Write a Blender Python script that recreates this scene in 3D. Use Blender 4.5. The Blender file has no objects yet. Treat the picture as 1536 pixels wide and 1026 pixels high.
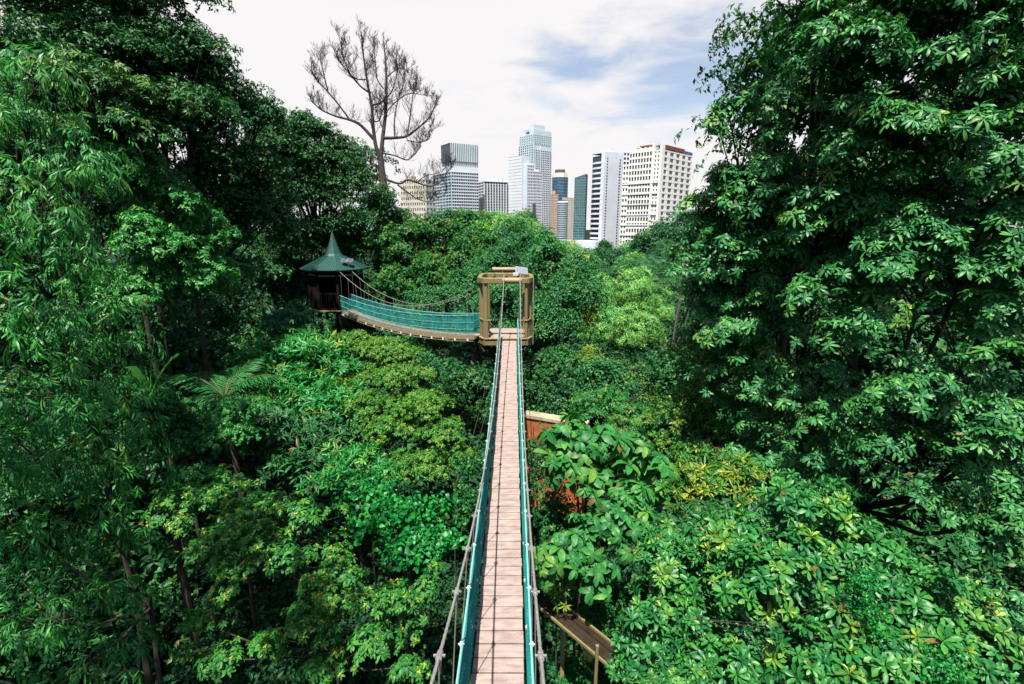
import bpy, math, random
import numpy as np
from mathutils import Vector, Matrix
R = math.radians
# ------------------------------------------------------------------ camera, sky, sun
sc = bpy.context.scene
col = sc.collection
CZ, PITCH, FPX = 24.0, 13.4, 725.0
cam = bpy.data.objects.new("camera", bpy.data.cameras.new("camera"))
col.objects.link(cam); sc.camera = cam
cam.location = (0, 0, CZ); cam.rotation_euler = (R(90 - PITCH), 0, 0)
cam.data.sensor_width = 36; cam.data.lens = 36 * FPX / 1536
cam.data.clip_start = 0.1; cam.data.clip_end = 6000
CP, SP = math.cos(R(PITCH)), math.sin(R(PITCH))

SUN_EL, SUN_AZ = 66.0, -13.0      # azimuth of the sun seen from behind the camera: negative is left
sd = bpy.data.lights.new("sun", 'SUN'); sd.energy = 5.0; sd.angle = R(0.5); sd.color = (1.0, 0.95, 0.86)
sun = bpy.data.objects.new("sun", sd); col.objects.link(sun)
# direction towards the sun: behind the camera and to the left
sdir = Vector((math.sin(R(SUN_AZ)) * math.cos(R(SUN_EL)), -math.cos(R(SUN_AZ)) * math.cos(R(SUN_EL)), math.sin(R(SUN_EL))))
sun.rotation_euler = sdir.to_track_quat('Z', 'Y').to_euler()
sun.location = (0, 0, 60)

w = bpy.data.worlds.new("World"); sc.world = w; w.use_nodes = True
nt = w.node_tree; nt.nodes.clear()
def N(nt, t, **k):
    n = nt.nodes.new(t)
    for a, b in k.items():
        if a == 'inp':
            for i, v in b.items(): n.inputs[i].default_value = v
        else: setattr(n, a, b)
    return n
sky = N(nt, 'ShaderNodeTexSky', sky_type='NISHITA', sun_disc=False, sun_elevation=R(SUN_EL),
        sun_rotation=math.atan2(sdir.x, sdir.y), air_density=1.0, dust_density=1.5, ozone_density=0.2)
bg1 = N(nt, 'ShaderNodeBackground', inp={'Strength': 0.066})
bg2 = N(nt, 'ShaderNodeBackground', inp={'Color': (1.0, 0.975, 0.985, 1), 'Strength': 0.355})
tc = N(nt, 'ShaderNodeTexCoord')
# streaky high cloud: noise stretched along the horizon
mp = N(nt, 'ShaderNodeMapping'); mp.inputs['Scale'].default_value = (1.6, 1.6, 6.0); mp.inputs['Rotation'].default_value = (0, R(-14), 0)
nz = N(nt, 'ShaderNodeTexNoise', inp={'Scale': 3.0, 'Detail': 7.0, 'Roughness': 0.55, 'Distortion': 0.3})
L = nt.links.new
L(tc.outputs['Generated'], mp.inputs['Vector']); L(mp.outputs['Vector'], nz.inputs['Vector'])
# the opening in the cloud over the city, to the right
def skydir(px, py):
    a, b = (px - 768) / FPX, (513 - py) / FPX
    return Vector((a, CP + b * SP, -SP + b * CP)).normalized()
sub = N(nt, 'ShaderNodeVectorMath', operation='SUBTRACT'); sub.inputs[1].default_value = skydir(1040, 122)
L(tc.outputs['Generated'], sub.inputs[0])
mul = N(nt, 'ShaderNodeVectorMath', operation='MULTIPLY'); mul.inputs[1].default_value = (2.6, 2.6, 8.0)
L(sub.outputs[0], mul.inputs[0])
ln = N(nt, 'ShaderNodeVectorMath', operation='LENGTH'); L(mul.outputs[0], ln.inputs[0])
# cloud cover = length + noise
ad = N(nt, 'ShaderNodeMath', operation='MULTIPLY_ADD'); ad.inputs[1].default_value = 2.3
L(nz.outputs['Fac'], ad.inputs[0]); L(ln.outputs['Value'], ad.inputs[2])
rmp = N(nt, 'ShaderNodeMapRange', interpolation_type='SMOOTHSTEP', inp={'From Min': 1.35, 'From Max': 2.15, 'To Min': 0.16, 'To Max': 1.0})
L(ad.outputs[0], rmp.inputs['Value'])
# the cloud sheet thins out overhead and behind the viewer, leaving blue sky there
sp = N(nt, 'ShaderNodeSeparateXYZ'); L(tc.outputs['Generated'], sp.inputs[0])
m2 = N(nt, 'ShaderNodeMath', operation='MULTIPLY_ADD'); m2.inputs[1].default_value = -1.0; L(sp.outputs['Z'], m2.inputs[0]); L(sp.outputs['Y'], m2.inputs[2])
r2 = N(nt, 'ShaderNodeMapRange', interpolation_type='SMOOTHSTEP', inp={'From Min': 0.0, 'From Max': 0.42, 'To Min': 0.05, 'To Max': 1.0})
L(m2.outputs[0], r2.inputs['Value'])
mm = N(nt, 'ShaderNodeMath', operation='MULTIPLY'); L(rmp.outputs[0], mm.inputs[0]); L(r2.outputs[0], mm.inputs[1])
mx = N(nt, 'ShaderNodeMixShader'); wo = N(nt, 'ShaderNodeOutputWorld')
L(sky.outputs[0], bg1.inputs['Color']); L(mm.outputs[0], mx.inputs[0]); L(bg1.outputs[0], mx.inputs[1]); L(bg2.outputs[0], mx.inputs[2])
L(mx.outputs[0], wo.inputs['Surface'])

vs = sc.view_settings
vs.view_transform = 'Standard'; vs.look = 'None'; vs.exposure = 1.42; vs.gamma = 1.0; vs.use_curve_mapping = False
sc.cycles.max_bounces = 4; sc.cycles.diffuse_bounces = 1; sc.cycles.glossy_bounces = 2
sc.cycles.transmission_bounces = 3; sc.cycles.transparent_max_bounces = 4
sc.cycles.use_denoising = True; sc.cycles.caustics_reflective = False; sc.cycles.caustics_refractive = False
sc.cycles.sample_clamp_indirect = 4

# ------------------------------------------------------------------ helpers
def at(px, py, Y):
    """world point seen at photo pixel (px, py) at forward distance Y, and metres per pixel there"""
    a, b = (px - 768) / FPX, (513 - py) / FPX
    t = Y / (CP + b * SP)
    return np.array([a * t, Y, CZ + (-SP + b * CP) * t]), t / FPX
def tag(o, label=None, cat=None, group=None, kind=None):
    if label: o['label'] = label
    if cat: o['category'] = cat
    if group: o['group'] = group
    if kind: o['kind'] = kind
    return o
def empty(name, loc, label, cat, group=None, rz=0):
    o = bpy.data.objects.new(name, None); col.objects.link(o)
    o.location = loc; o.rotation_euler = (0, 0, rz); o.empty_display_size = 0.3
    return tag(o, label, cat, group)
def link(name, me, parent=None, loc=None):
    o = bpy.data.objects.new(name, me); col.objects.link(o)
    if parent:
        o.parent = parent
        # geometry is written in world space: cancel the parent's offset
        if loc is None: o.location = tuple(-c for c in parent_world(parent))
        else: o.location = loc
    elif loc is not None: o.location = loc
    return o
def parent_world(p):
    v = Vector((0, 0, 0)); q = p
    while q: v = v + q.location; q = q.parent
    return v
def mesh(name, V, F, mat, smooth=False, colr=None):
    """V (n,3); F list of int arrays (k,m)"""
    V = np.asarray(V, dtype=np.float32).reshape(-1, 3)
    F = [np.asarray(f, dtype=np.int32) for f in F if len(f)]
    me = bpy.data.meshes.new(name)
    me.vertices.add(len(V)); me.vertices.foreach_set('co', V.ravel())
    loops = np.concatenate([f.ravel() for f in F]); cnt = np.concatenate([np.full(len(f), f.shape[1], np.int32) for f in F])
    me.loops.add(len(loops)); me.loops.foreach_set('vertex_index', loops)
    st = np.concatenate([[0], np.cumsum(cnt)[:-1]]).astype(np.int32)
    me.polygons.add(len(cnt)); me.polygons.foreach_set('loop_start', st)
    me.polygons.foreach_set('use_smooth', np.full(len(cnt), bool(smooth)))
    me.update(calc_edges=True)
    if colr is not None:
        a = me.attributes.new('leafcol', 'FLOAT_VECTOR', 'POINT'); a.data.foreach_set('vector', np.asarray(colr, np.float32).ravel())
    me.materials.append(mat)
    return me
class MB:
    """collects boxes, tubes and polygons into ONE mesh"""
    def __init__(s): s.V = []; s.Q = []; s.T = []; s.n = 0
    def add(s, V, Q=(), T=()):
        V = np.asarray(V, float).reshape(-1, 3)
        if len(Q): s.Q.append(np.asarray(Q) + s.n)
        if len(T): s.T.append(np.asarray(T) + s.n)
        s.V.append(V); s.n += len(V)
    def box(s, lo, hi, M=None):
        x0, y0, z0 = lo; x1, y1, z1 = hi
        V = np.array([(x0,y0,z0),(x1,y0,z0),(x1,y1,z0),(x0,y1,z0),(x0,y0,z1),(x1,y0,z1),(x1,y1,z1),(x0,y1,z1)], float)
        if M is not None: V = V @ np.array(M)[:3, :3].T + np.array(M)[:3, 3]
        s.add(V, [(0,3,2,1),(4,5,6,7),(0,1,5,4),(1,2,6,5),(2,3,7,6),(3,0,4,7)])
    def bar(s, A, B, wd, ht, up=(0, 0, 1), bev=0.0):
        """beam with rectangular section from A to B"""
        A = np.array(A, float); B = np.array(B, float); d = B - A; ll = np.linalg.norm(d); d /= ll
        up = np.array(up, float)
        if abs(d @ up) > .98: up = np.array([0, 1., 0])
        sx = np.cross(d, up); sx /= np.linalg.norm(sx); uz = np.cross(sx, d)
        a, b = wd / 2, ht / 2; c = bev
        if bev: prof = [(-a+c,-b),(a-c,-b),(a,-b+c),(a,b-c),(a-c,b),(-a+c,b),(-a,b-c),(-a,-b+c)]
        else: prof = [(-a,-b),(a,-b),(a,b),(-a,b)]
        k = len(prof)
        V = [A + sx*p + uz*q for p, q in prof] + [B + sx*p + uz*q for p, q in prof]
        s.add(V, [(i, (i+1) % k, k+(i+1) % k, k+i) for i in range(k)])
        if bev:
            V2 = V; s.add(V2[:k] + [A], T=[((i+1) % k, i, k) for i in range(k)]); s.add(V2[k:] + [B], T=[(i, (i+1) % k, k) for i in range(k)])
        else: s.add(V, [(3,2,1,0),(4,5,6,7)])
    def tube(s, P, r, sides=6, cap=True):
        P = np.asarray(P, float); n = len(P); r = np.broadcast_to(np.asarray(r, float), (n,))
        tg = np.gradient(P, axis=0); tg /= np.linalg.norm(tg, axis=1)[:, None] + 1e-9
        ref = np.array([0, 0, 1.]) if abs(tg[0][2]) < .9 else np.array([1., 0, 0])
        a = np.cross(tg, ref); bad = np.linalg.norm(a, axis=1) < .05; a[bad] = np.cross(tg[bad], [0.3, 1., 0.2])
        a /= np.linalg.norm(a, axis=1)[:, None]; b = np.cross(tg, a)
        th = np.arange(sides) * 2 * math.pi / sides
        V = P[:, None, :] + r[:, None, None] * (np.cos(th)[None, :, None] * a[:, None, :] + np.sin(th)[None, :, None] * b[:, None, :])
        Q = []
        i = np.arange(n - 1)[:, None] * sides; j = np.arange(sides)[None, :]; j2 = (j + 1) % sides
        Q = np.stack([i + j, i + j2, i + sides + j2, i + sides + j], -1).reshape(-1, 4)
        s.add(V, Q)
        if cap:
            for e, fl in ((0, 1), (n - 1, 0)):
                ring = V[e]; T = [(k, (k+1) % sides, sides) if not fl else ((k+1) % sides, k, sides) for k in range(sides)]
                s.add(np.vstack([ring, P[e]]), T=T)
    def build(s, name, mat, parent=None, smooth=False, loc=None):
        F = []
        if s.Q: F.append(np.concatenate(s.Q))
        if s.T: F.append(np.concatenate(s.T))
        return link(name, mesh(name, np.vstack(s.V), F, mat, smooth), parent, loc)

# ------------------------------------------------------------------ materials
MAT = {}
def mat(name, colour, rough=0.7, metal=0.0, spec=0.4, var=0.0, scale=5.0, colour2=None, bump=0.0, stretch=None, detail=4.0):
    m = bpy.data.materials.new(name); m.use_nodes = True; nt = m.node_tree; b = nt.nodes['Principled BSDF']
    b.inputs['Roughness'].default_value = rough; b.inputs['Metallic'].default_value = metal
    b.inputs['Specular IOR Level'].default_value = spec
    b.inputs['Base Color'].default_value = (*colour, 1)
    if var or colour2 or bump:
        tc = N(nt, 'ShaderNodeTexCoord'); mp = N(nt, 'ShaderNodeMapping')
        if stretch: mp.inputs['Scale'].default_value = stretch
        nz = N(nt, 'ShaderNodeTexNoise', inp={'Scale': scale, 'Detail': detail, 'Roughness': 0.6})
        nt.links.new(tc.outputs['Object'], mp.inputs[0]); nt.links.new(mp.outputs[0], nz.inputs['Vector'])
        if var or colour2:
            c2 = colour2 or tuple(c * (1 - var) for c in colour)
            cr = N(nt, 'ShaderNodeValToRGB'); cr.color_ramp.elements[0].position = .35; cr.color_ramp.elements[1].position = .65
            cr.color_ramp.elements[0].color = (*c2, 1); cr.color_ramp.elements[1].color = (*colour, 1)
            nt.links.new(nz.outputs['Fac'], cr.inputs[0]); nt.links.new(cr.outputs[0], b.inputs['Base Color'])
        if bump:
            bp = N(nt, 'ShaderNodeBump', inp={'Strength': bump, 'Distance': 0.02})
            nt.links.new(nz.outputs['Fac'], bp.inputs['Height']); nt.links.new(bp.outputs[0], b.inputs['Normal'])
    MAT[name] = m
    return m
def leafmat(name, base, young=(0.35, 0.30, 0.03), rough=0.42, spec=0.5, trans=0.28):
    m = bpy.data.materials.new(name); m.use_nodes = True; nt = m.node_tree; L = nt.links.new
    b = nt.nodes['Principled BSDF']; out = nt.nodes['Material Output']
    at_ = N(nt, 'ShaderNodeAttribute', attribute_name='leafcol'); sx = N(nt, 'ShaderNodeSeparateXYZ'); L(at_.outputs['Vector'], sx.inputs[0])
    cr = N(nt, 'ShaderNodeValToRGB'); e = cr.color_ramp.elements
    e[0].position = 0; e[0].color = (base[0]*.45, base[1]*.62, base[2]*.75, 1)
    e[1].position = 1; e[1].color = (base[0]*2.0+.006, base[1]*1.35, base[2]*.95, 1)
    mid = cr.color_ramp.elements.new(.55); mid.color = (*base, 1)
    L(sx.outputs[0], cr.inputs[0])
    mx = N(nt, 'ShaderNodeMix', data_type='RGBA'); L(sx.outputs[1], mx.inputs[0]); L(cr.outputs[0], mx.inputs[6]); mx.inputs[7].default_value = (*young, 1)
    mx2 = N(nt, 'ShaderNodeMix', data_type='RGBA'); L(sx.outputs[2], mx2.inputs[0]); L(mx.outputs[2], mx2.inputs[6]); mx2.inputs[7].default_value = (.12, .07, .02, 1); mx = mx2
    tcn = N(nt, 'ShaderNodeTexCoord'); nz = N(nt, 'ShaderNodeTexNoise', inp={'Scale': 22.0, 'Detail': 3.0}); L(tcn.outputs['Object'], nz.inputs['Vector'])
    vr = N(nt, 'ShaderNodeMapRange', inp={'From Min': .3, 'From Max': .7, 'To Min': .68, 'To Max': 1.25}); L(nz.outputs['Fac'], vr.inputs['Value'])
    mt = N(nt, 'ShaderNodeVectorMath', operation='SCALE'); L(mx.outputs[2], mt.inputs[0]); L(vr.outputs[0], mt.inputs['Scale'])
    L(mt.outputs[0], b.inputs['Base Color'])
    b.inputs['Roughness'].default_value = rough; b.inputs['Specular IOR Level'].default_value = spec
    tr = N(nt, 'ShaderNodeBsdfTranslucent')
    hs = N(nt, 'ShaderNodeMix', data_type='RGBA', blend_type='MULTIPLY'); hs.inputs[0].default_value = 1
    L(mx.outputs[2], hs.inputs[6]); hs.inputs[7].default_value = (1.3, 1.5, .5, 1); L(hs.outputs[2], tr.inputs[0])
    ms = N(nt, 'ShaderNodeMixShader'); ms.inputs[0].default_value = trans
    L(b.outputs[0], ms.inputs[1]); L(tr.outputs[0], ms.inputs[2]); L(ms.outputs[0], out.inputs['Surface'])
    MAT[name] = m
    return m
mat('bark', (0.035, 0.027, 0.02), .9, var=.5, scale=6, bump=.6, stretch=(1, 1, .25))
mat('pale_bark', (0.42, 0.36, 0.30), .85, var=.4, scale=8, bump=.5, stretch=(1, 1, .3))
mat('dead_bark', (0.045, 0.038, 0.036), .9, var=.4, scale=3)
mat('mossy_bark', (0.13, 0.07, 0.035), .95, colour2=(0.035, 0.055, 0.015), scale=2.5, bump=.5)
mat('plank', (0.265, 0.207, 0.19), .75, var=.16, scale=5, bump=.3, colour2=(0.165, 0.125, 0.108), detail=9, stretch=(1, 3, 1))
mat('plank_stain', (0.33, 0.27, 0.17), .9, var=.4, scale=20)
mat('joist', (0.20, 0.17, 0.11), .85, var=.4, scale=6)
mat('olive_timber', (0.15, 0.125, 0.05), .62, var=.3, scale=3, bump=.25, colour2=(0.13, 0.10, 0.045), stretch=(3, 3, .6))
mat('tan_timber', (0.235, 0.18, 0.095), .65, var=.3, scale=4, bump=.2, colour2=(0.2, 0.15, 0.08))
mat('dark_timber', (0.012, 0.011, 0.010), .9, spec=.05, var=.4, scale=4)  # timber, darkened so the pavilion screens pass for interior shade
mat('steel_rope', (0.34, 0.33, 0.31), .55, metal=.6, var=.3, scale=60)
mat('white_tie', (0.36, 0.38, 0.38), .5)
mat('rust', (0.32, 0.10, 0.03), .8)
mat('teal_net', (0.014, 0.22, 0.20), .55, var=.35, scale=4)
mat('pale_net_rope', (0.12, 0.32, 0.30), .6)
mat('roof_green', (0.007, 0.052, 0.046), .5, metal=.0, spec=.3, colour2=(0.018, 0.05, 0.04), scale=2.5)
mat('panel_glass', (0.05, 0.06, 0.09), .2, spec=.8)
mat('panel_cell', (0.12, 0.14, 0.17), .45, spec=.3)
mat('aluminium', (0.6, 0.6, 0.6), .35, metal=.8)
mat('orange_wall', (0.36, 0.10, 0.025), .85, colour2=(0.15, 0.05, 0.02), scale=1.6, detail=9)
mat('cream_coping', (0.36, 0.29, 0.2), .8, var=.5, scale=3)
mat('brown_plank', (0.03, 0.022, 0.014), .95, spec=.08, var=.5, scale=3, stretch=(1, 1, 1))
mat('soil', (0.014, 0.013, 0.007), .95, colour2=(0.006, 0.010, 0.004), scale=.8, bump=.4, spec=.05)
# leaves: (dark blue-green) .. (yellow-green)
leafmat('leaf_whorl', (0.030, 0.155, 0.040), (0.20, 0.27, 0.03), .46, .28, .18)
leafmat('leaf_gloss', (0.018, 0.135, 0.028), (0.20, 0.30, 0.03), .44, .32, .2)
leafmat('leaf_long', (0.028, 0.185, 0.036), (0.20, 0.32, 0.04), .46, .3, .25)
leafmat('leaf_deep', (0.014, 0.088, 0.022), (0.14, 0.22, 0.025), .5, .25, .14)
leafmat('leaf_mid', (0.014, 0.120, 0.026), (0.24, 0.28, 0.03), .5, .25, .3)
leafmat('leaf_olive', (0.038, 0.160, 0.022), (0.38, 0.36, 0.03), .5, .25, .32)
leafmat('leaf_orange', (0.026, 0.150, 0.024), (0.50, 0.36, 0.02), .5, .25, .3)
leafmat('leaf_bright', (0.022, 0.205, 0.042), (0.32, 0.36, 0.04), .45, .35, .34)
leafmat('leaf_blue', (0.020, 0.130, 0.040), (0.16, 0.26, 0.04), .5, .25, .25)
leafmat('leaf_heart', (0.006, 0.160, 0.028), (0.10, 0.3, 0.05), .45, .35, .32)
leafmat('leaf_far', (0.062, 0.235, 0.062), (0.27, 0.33, 0.04), .55, .2, .2)
leafmat('leaf_tree_far', (0.010, 0.085, 0.030), (0.12, 0.22, 0.03), .55, .3, .25)
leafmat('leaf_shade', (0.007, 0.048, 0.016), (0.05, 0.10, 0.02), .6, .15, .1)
leafmat('leaf_dome', (0.085, 0.27, 0.065), (0.27, 0.38, 0.04), .55, .2, .15)
leafmat('leaf_plant', (0.030, 0.165, 0.034), (0.20, 0.28, 0.03), .5, .3, .3)
leafmat('leaf_yellow', (0.62, 0.50, 0.02), (0.7, 0.45, 0.02), .5, .4, .35)
# ------------------------------------------------------------------ terrain
def sm(t): t = np.clip(t, 0, 1); return t * t * (3 - 2 * t)
def gz(x, y):
    x = np.asarray(x, float); y = np.asarray(y, float)
    z = -13.5 + 3.5 * sm((y - 8) / 18) * sm((x + 12) / 10) - 1.5 * sm((y - 14) / 20) * sm((-x) / 8)
    z = z + 11 * sm((-x - 9) / 24) * sm((70 - y) / 40) + 8 * sm((x - 9) / 20) * sm((60 - y) / 30)
    z = z - 9 * sm((y - 45) / 60) - 4 * sm((y - 130) / 160) + 7 * sm((-y - 2) / 10)
    z = z + 10 * np.exp(-((x - 52) / 26.) ** 2 - ((y - 95) / 35.) ** 2)
    z = z + .5 * np.sin(x * .31 + 1) * np.cos(y * .23) + .25 * np.sin(x * .9 + y * .7)
    return CZ + z
def ground():
    u = np.linspace(-1, 1, 200); X = np.sinh(u * 5.2) / math.sinh(5.2) * 3500
    v = np.linspace(-1, 1, 220); Y = np.sinh(v * 5.2) / math.sinh(5.2) * 4000
    xx, yy = np.meshgrid(X, Y); V = np.stack([xx, yy, gz(xx, yy)], -1).reshape(-1, 3)
    n = len(X); i, j = np.meshgrid(np.arange(len(Y) - 1), np.arange(n - 1), indexing='ij'); a = (i * n + j).ravel()
    o = link('ground', mesh('ground', V, [np.stack([a, a + 1, a + n + 1, a + n], 1)], MAT['soil'], True)); tag(o, kind='structure')
ground()

# ------------------------------------------------------------------ leaves
rng = np.random.default_rng(7)
def leaf(L_, W, elev, az, droop=.8, fold=.25, hi=1, prof='ell', base=(0, 0, 0), roll=0.):
    """one leaf growing from base: elev = start angle above horizontal, bending down by droop"""
    if hi == 2: S = np.array([0, .18, .5, .8, 1.])
    elif hi == 1: S = np.array([0, .42, .78, 1.])
    else: S = np.array([0, .5, 1.])
    if prof == 'ell': wd = np.sin(np.pi * np.clip(S * .92 + .04, 0, 1)) ** .8
    elif prof == 'obo': wd = np.sin(np.pi * np.clip(S, 0, 1) ** 1.5) ** .9
    else: wd = np.array([np.interp(s, [0, .15, .3, .6, 1], [.35, .95, 1, .6, 0]) for s in S])
    th = elev - droop * S; ds = np.diff(S, prepend=0) * L_
    x = np.cumsum(np.cos(th) * ds); z = np.cumsum(np.sin(th) * ds)
    nx, nz = -np.sin(th), np.cos(th)
    V = []; F3 = []; F4 = []
    V.append((0, 0, 0))
    for k in range(1, len(S) - 1):
        hw = wd[k] * W / 2
        V += [(x[k] + nx[k]*fold*hw, -hw, z[k] + nz[k]*fold*hw), (x[k], 0, z[k]), (x[k] + nx[k]*fold*hw, hw, z[k] + nz[k]*fold*hw)]
    V.append((x[-1], 0, z[-1]))
    V = np.array(V); m = len(S) - 2
    F3 = [(0, 1, 2), (0, 2, 3)]
    for k in range(m - 1):
        b = 1 + 3 * k; F4 += [(b, b+3, b+4, b+1), (b+1, b+4, b+5, b+2)]
    b = 1 + 3 * (m - 1); F3 += [(b, b+3, b+1), (b+1, b+3, b+2)]
    if roll:
        c, s = math.cos(roll), math.sin(roll); y0 = V[:, 1].copy(); z0 = V[:, 2].copy(); V[:, 1] = c*y0 - s*z0; V[:, 2] = s*y0 + c*z0
    c, s = math.cos(az), math.sin(az); x0 = V[:, 0].copy(); y0 = V[:, 1].copy()
    V[:, 0] = c*x0 - s*y0; V[:, 1] = s*x0 + c*y0
    return V + np.array(base), F3, F4
class Proto:
    def __init__(s): s.V = []; s.T = []; s.Q = []; s.c = []; s.y = []; s.n = 0
    def add(s, lf, young=1.0):
        V, T, Q = lf; s.V.append(V); s.T += [tuple(i + s.n for i in f) for f in T]; s.Q += [tuple(i + s.n for i in f) for f in Q]
        s.c += [random.random()] * len(V); s.y += [young] * len(V); s.n += len(V)
    def done(s):
        s.V = np.vstack(s.V); s.T = np.array(s.T, np.int32).reshape(-1, 3); s.Q = np.array(s.Q, np.int32).reshape(-1, 4)
        s.c = np.array(s.c); s.y = np.array(s.y); return s
random.seed(11)
ru = random.uniform
def protos(style, hi, k=4):
    out = []
    for _ in range(k):
        p = Proto()
        if style == 'whorl':
            n = random.randint(8, 11)
            for i in range(n):
                p.add(leaf(ru(.8, 1.1), ru(.25, .32), ru(.0, .5), i*2*math.pi/n + ru(-.2, .2), ru(.7, 1.2), .18, hi, 'obo', roll=ru(-.3, .3)), ru(0, .8))
            for i in range(3): p.add(leaf(ru(.45, .7), .2, ru(.7, 1.2), ru(0, 6.3), .7, .2, min(hi, 1), 'obo'), 1)
        elif style == 'rosette':
            n = random.randint(7, 9)
            for i in range(n): p.add(leaf(ru(.8, 1.1), ru(.3, .38), ru(.2, .6), i*2*math.pi/n + ru(-.25, .25), ru(.3, .9), .3, hi, 'obo', roll=ru(-.4, .4)), ru(0, .4))
            for i in range(4): p.add(leaf(ru(.6, .9), .26, ru(.9, 1.3), i*1.57 + ru(-.4, .4), .5, .35, hi, 'obo', roll=ru(-.3, .3)), 1)
        elif style == 'long':
            n = 8; bx = 0
            for i in range(n):
                t = i / (n - 1); b = (t*.75, 0, .3*t - .5*t*t)
                p.add(leaf(ru(.5, .7), ru(.085, .115), ru(-.3, .3) - t*.4, (1 if i % 2 else -1) * ru(.5, 1.0) * (1 - t*.6), ru(.5, 1.1), .2, hi, 'ell', b, ru(-.5, .5)), ru(0, 1)*t)
        elif style == 'ovate':
            for i in range(9):
                b = (ru(-.45, .45), ru(-.45, .45), ru(-.25, .2))
                p.add(leaf(ru(.45, .65), ru(.2, .28), ru(-.3, .5), ru(0, 6.3), ru(.5, 1.2), .25, hi, 'ell', b, ru(-.6, .6)), ru(0, 1) if b[2] > 0 else 0)
        elif style == 'star':     # small pointed leaves round a flower-like tip
            n = 7
            for i in range(n): p.add(leaf(ru(.6, .9), ru(.24, .32), ru(-.2, .3), i*2*math.pi/n + ru(-.3, .3), ru(.3, .9), .25, hi, 'ell', roll=ru(-.4, .4)), 0)
            for i in range(3): p.add(leaf(ru(.22, .36), .2, ru(.4, 1.1), i*2.1, .5, .2, 0, 'ell', (0, 0, .08)), 1)
        elif style == 'heart':
            for i in range(6):
                b = (ru(-.5, .5), ru(-.5, .5), ru(-.2, .25))
                p.add(leaf(ru(.5, .75), ru(.45, .6), ru(-.7, .1), ru(0, 6.3), ru(.4, .9), .18, hi, 'heart', b, ru(-.35, .35)), ru(0, .5))
        elif style == 'big':
            n = 6
            for i in range(n): p.add(leaf(ru(.8, 1.1), ru(.42, .52), ru(.1, .6), i*2*math.pi/n + ru(-.3, .3), ru(.9, 1.5), .22, hi, 'ell', roll=ru(-.4, .4)), ru(0, .6))
        elif style == 'tiny':
            for i in range(10):
                b = (ru(-.6, .6), ru(-.6, .6), ru(-.4, .3))
                p.add(leaf(ru(.35, .6), ru(.2, .3), ru(-.5, .7), ru(0, 6.3), ru(.2, .8), .3, 0, 'ell', b, ru(-.7, .7)), ru(0, 1))
        elif style == 'shingle':  # small leaves lying along the crown's surface
            for i in range(12):
                b = (ru(-.7, .7), ru(-.7, .7), ru(-.12, .12))
                p.add(leaf(ru(.35, .5), ru(.22, .3), ru(-.1, .25), ru(0, 6.3), ru(.1, .5), .15, 0, 'ell', b, ru(-.25, .25)), ru(0, 1))
        elif style == 'tuft':     # upright slender leaf tufts
            for i in range(9): p.add(leaf(ru(.7, 1.1), ru(.14, .2), ru(.1, 1.2), ru(0, 6.3), ru(.3, 1.0), .25, hi, 'ell', roll=ru(-.4, .4)), ru(0, 1))
        elif style == 'umbrella': # long leaflets in a flat ring, drooping
            for i in range(8): p.add(leaf(ru(.8, 1.), ru(.2, .27), ru(-.1, .2), i*math.pi/4 + ru(-.1, .1), ru(.6, .9), .2, hi, 'ell'), .2)
        elif style == 'feather':
            for k2 in range(4):
                az = k2*1.57 + ru(-.5, .5)
                for i in range(6):
                    t = .15 + i*.15
                    for sg in (-1, 1):
                        p.add(leaf(ru(.25, .34), .10, -.1, az + sg*1.1, .4, .2, 0, 'ell', (math.cos(az)*t, math.sin(az)*t, .1 - .3*t*t)), ru(0, 1))
        out.append(p.done())
    return out
def frames(nrm, spin):
    nrm = nrm / (np.linalg.norm(nrm, axis=1)[:, None] + 1e-9)
    ref = np.where(np.abs(nrm[:, 2:3]) > .95, np.array([[1., 0, 0]]), np.array([[0, 0, 1.]]))
    a = np.cross(ref, nrm); a /= np.linalg.norm(a, axis=1)[:, None] + 1e-9; b = np.cross(nrm, a)
    c, s = np.cos(spin)[:, None], np.sin(spin)[:, None]
    return np.stack([c*a + s*b, -s*a + c*b, nrm], 2)     # columns
def scatter(pr, P, nrm, size, young, spin=None, outdir=None):
    """leaf clusters at points P -> V, faces, colours"""
    n = len(P)
    if outdir is not None:   # local x points along outdir
        x = outdir - (outdir * nrm).sum(1)[:, None] * nrm; x /= np.linalg.norm(x, axis=1)[:, None] + 1e-9
        nn = nrm / np.linalg.norm(nrm, axis=1)[:, None]; M = np.stack([x, np.cross(nn, x), nn], 2)
    else: M = frames(nrm, rng.uniform(0, 6.28, n) if spin is None else spin)
    which = rng.integers(0, len(pr), n); VV = []; T = []; Q = []; C = []; off = 0
    ir = rng.uniform(-.35, .35, n)
    for k, p in enumerate(pr):
        ix = np.nonzero(which == k)[0]
        if not len(ix): continue
        V = np.einsum('nij,vj->nvi', M[ix], p.V) * size[ix][:, None, None] + P[ix][:, None, :]
        nv = len(p.V); o = off + np.arange(len(ix))[:, None, None] * nv
        if len(p.T): T.append((p.T[None] + o).reshape(-1, 3))
        if len(p.Q): Q.append((p.Q[None] + o).reshape(-1, 4))
        c = np.clip(p.c[None] * .75 + .12 + ir[ix][:, None], 0, 1); y = p.y[None] * young[ix][:, None]
        dead = ((p.c[None]*57.3 + ir[ix][:, None]*91.7) % 1.0 < .007)*.9; C.append(np.stack([c, y, dead*np.ones_like(c)], -1).reshape(-1, 3)); VV.append(V.reshape(-1, 3)); off += len(ix) * nv
    F = []
    if Q: F.append(np.concatenate(Q))
    if T: F.append(np.concatenate(T))
    return np.vstack(VV), F, np.vstack(C)
PC = {}
def getp(style, hi):
    if (style, hi) not in PC: PC[(style, hi)] = protos(style, hi)
    return PC[(style, hi)]
NLEAF = 0
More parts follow.
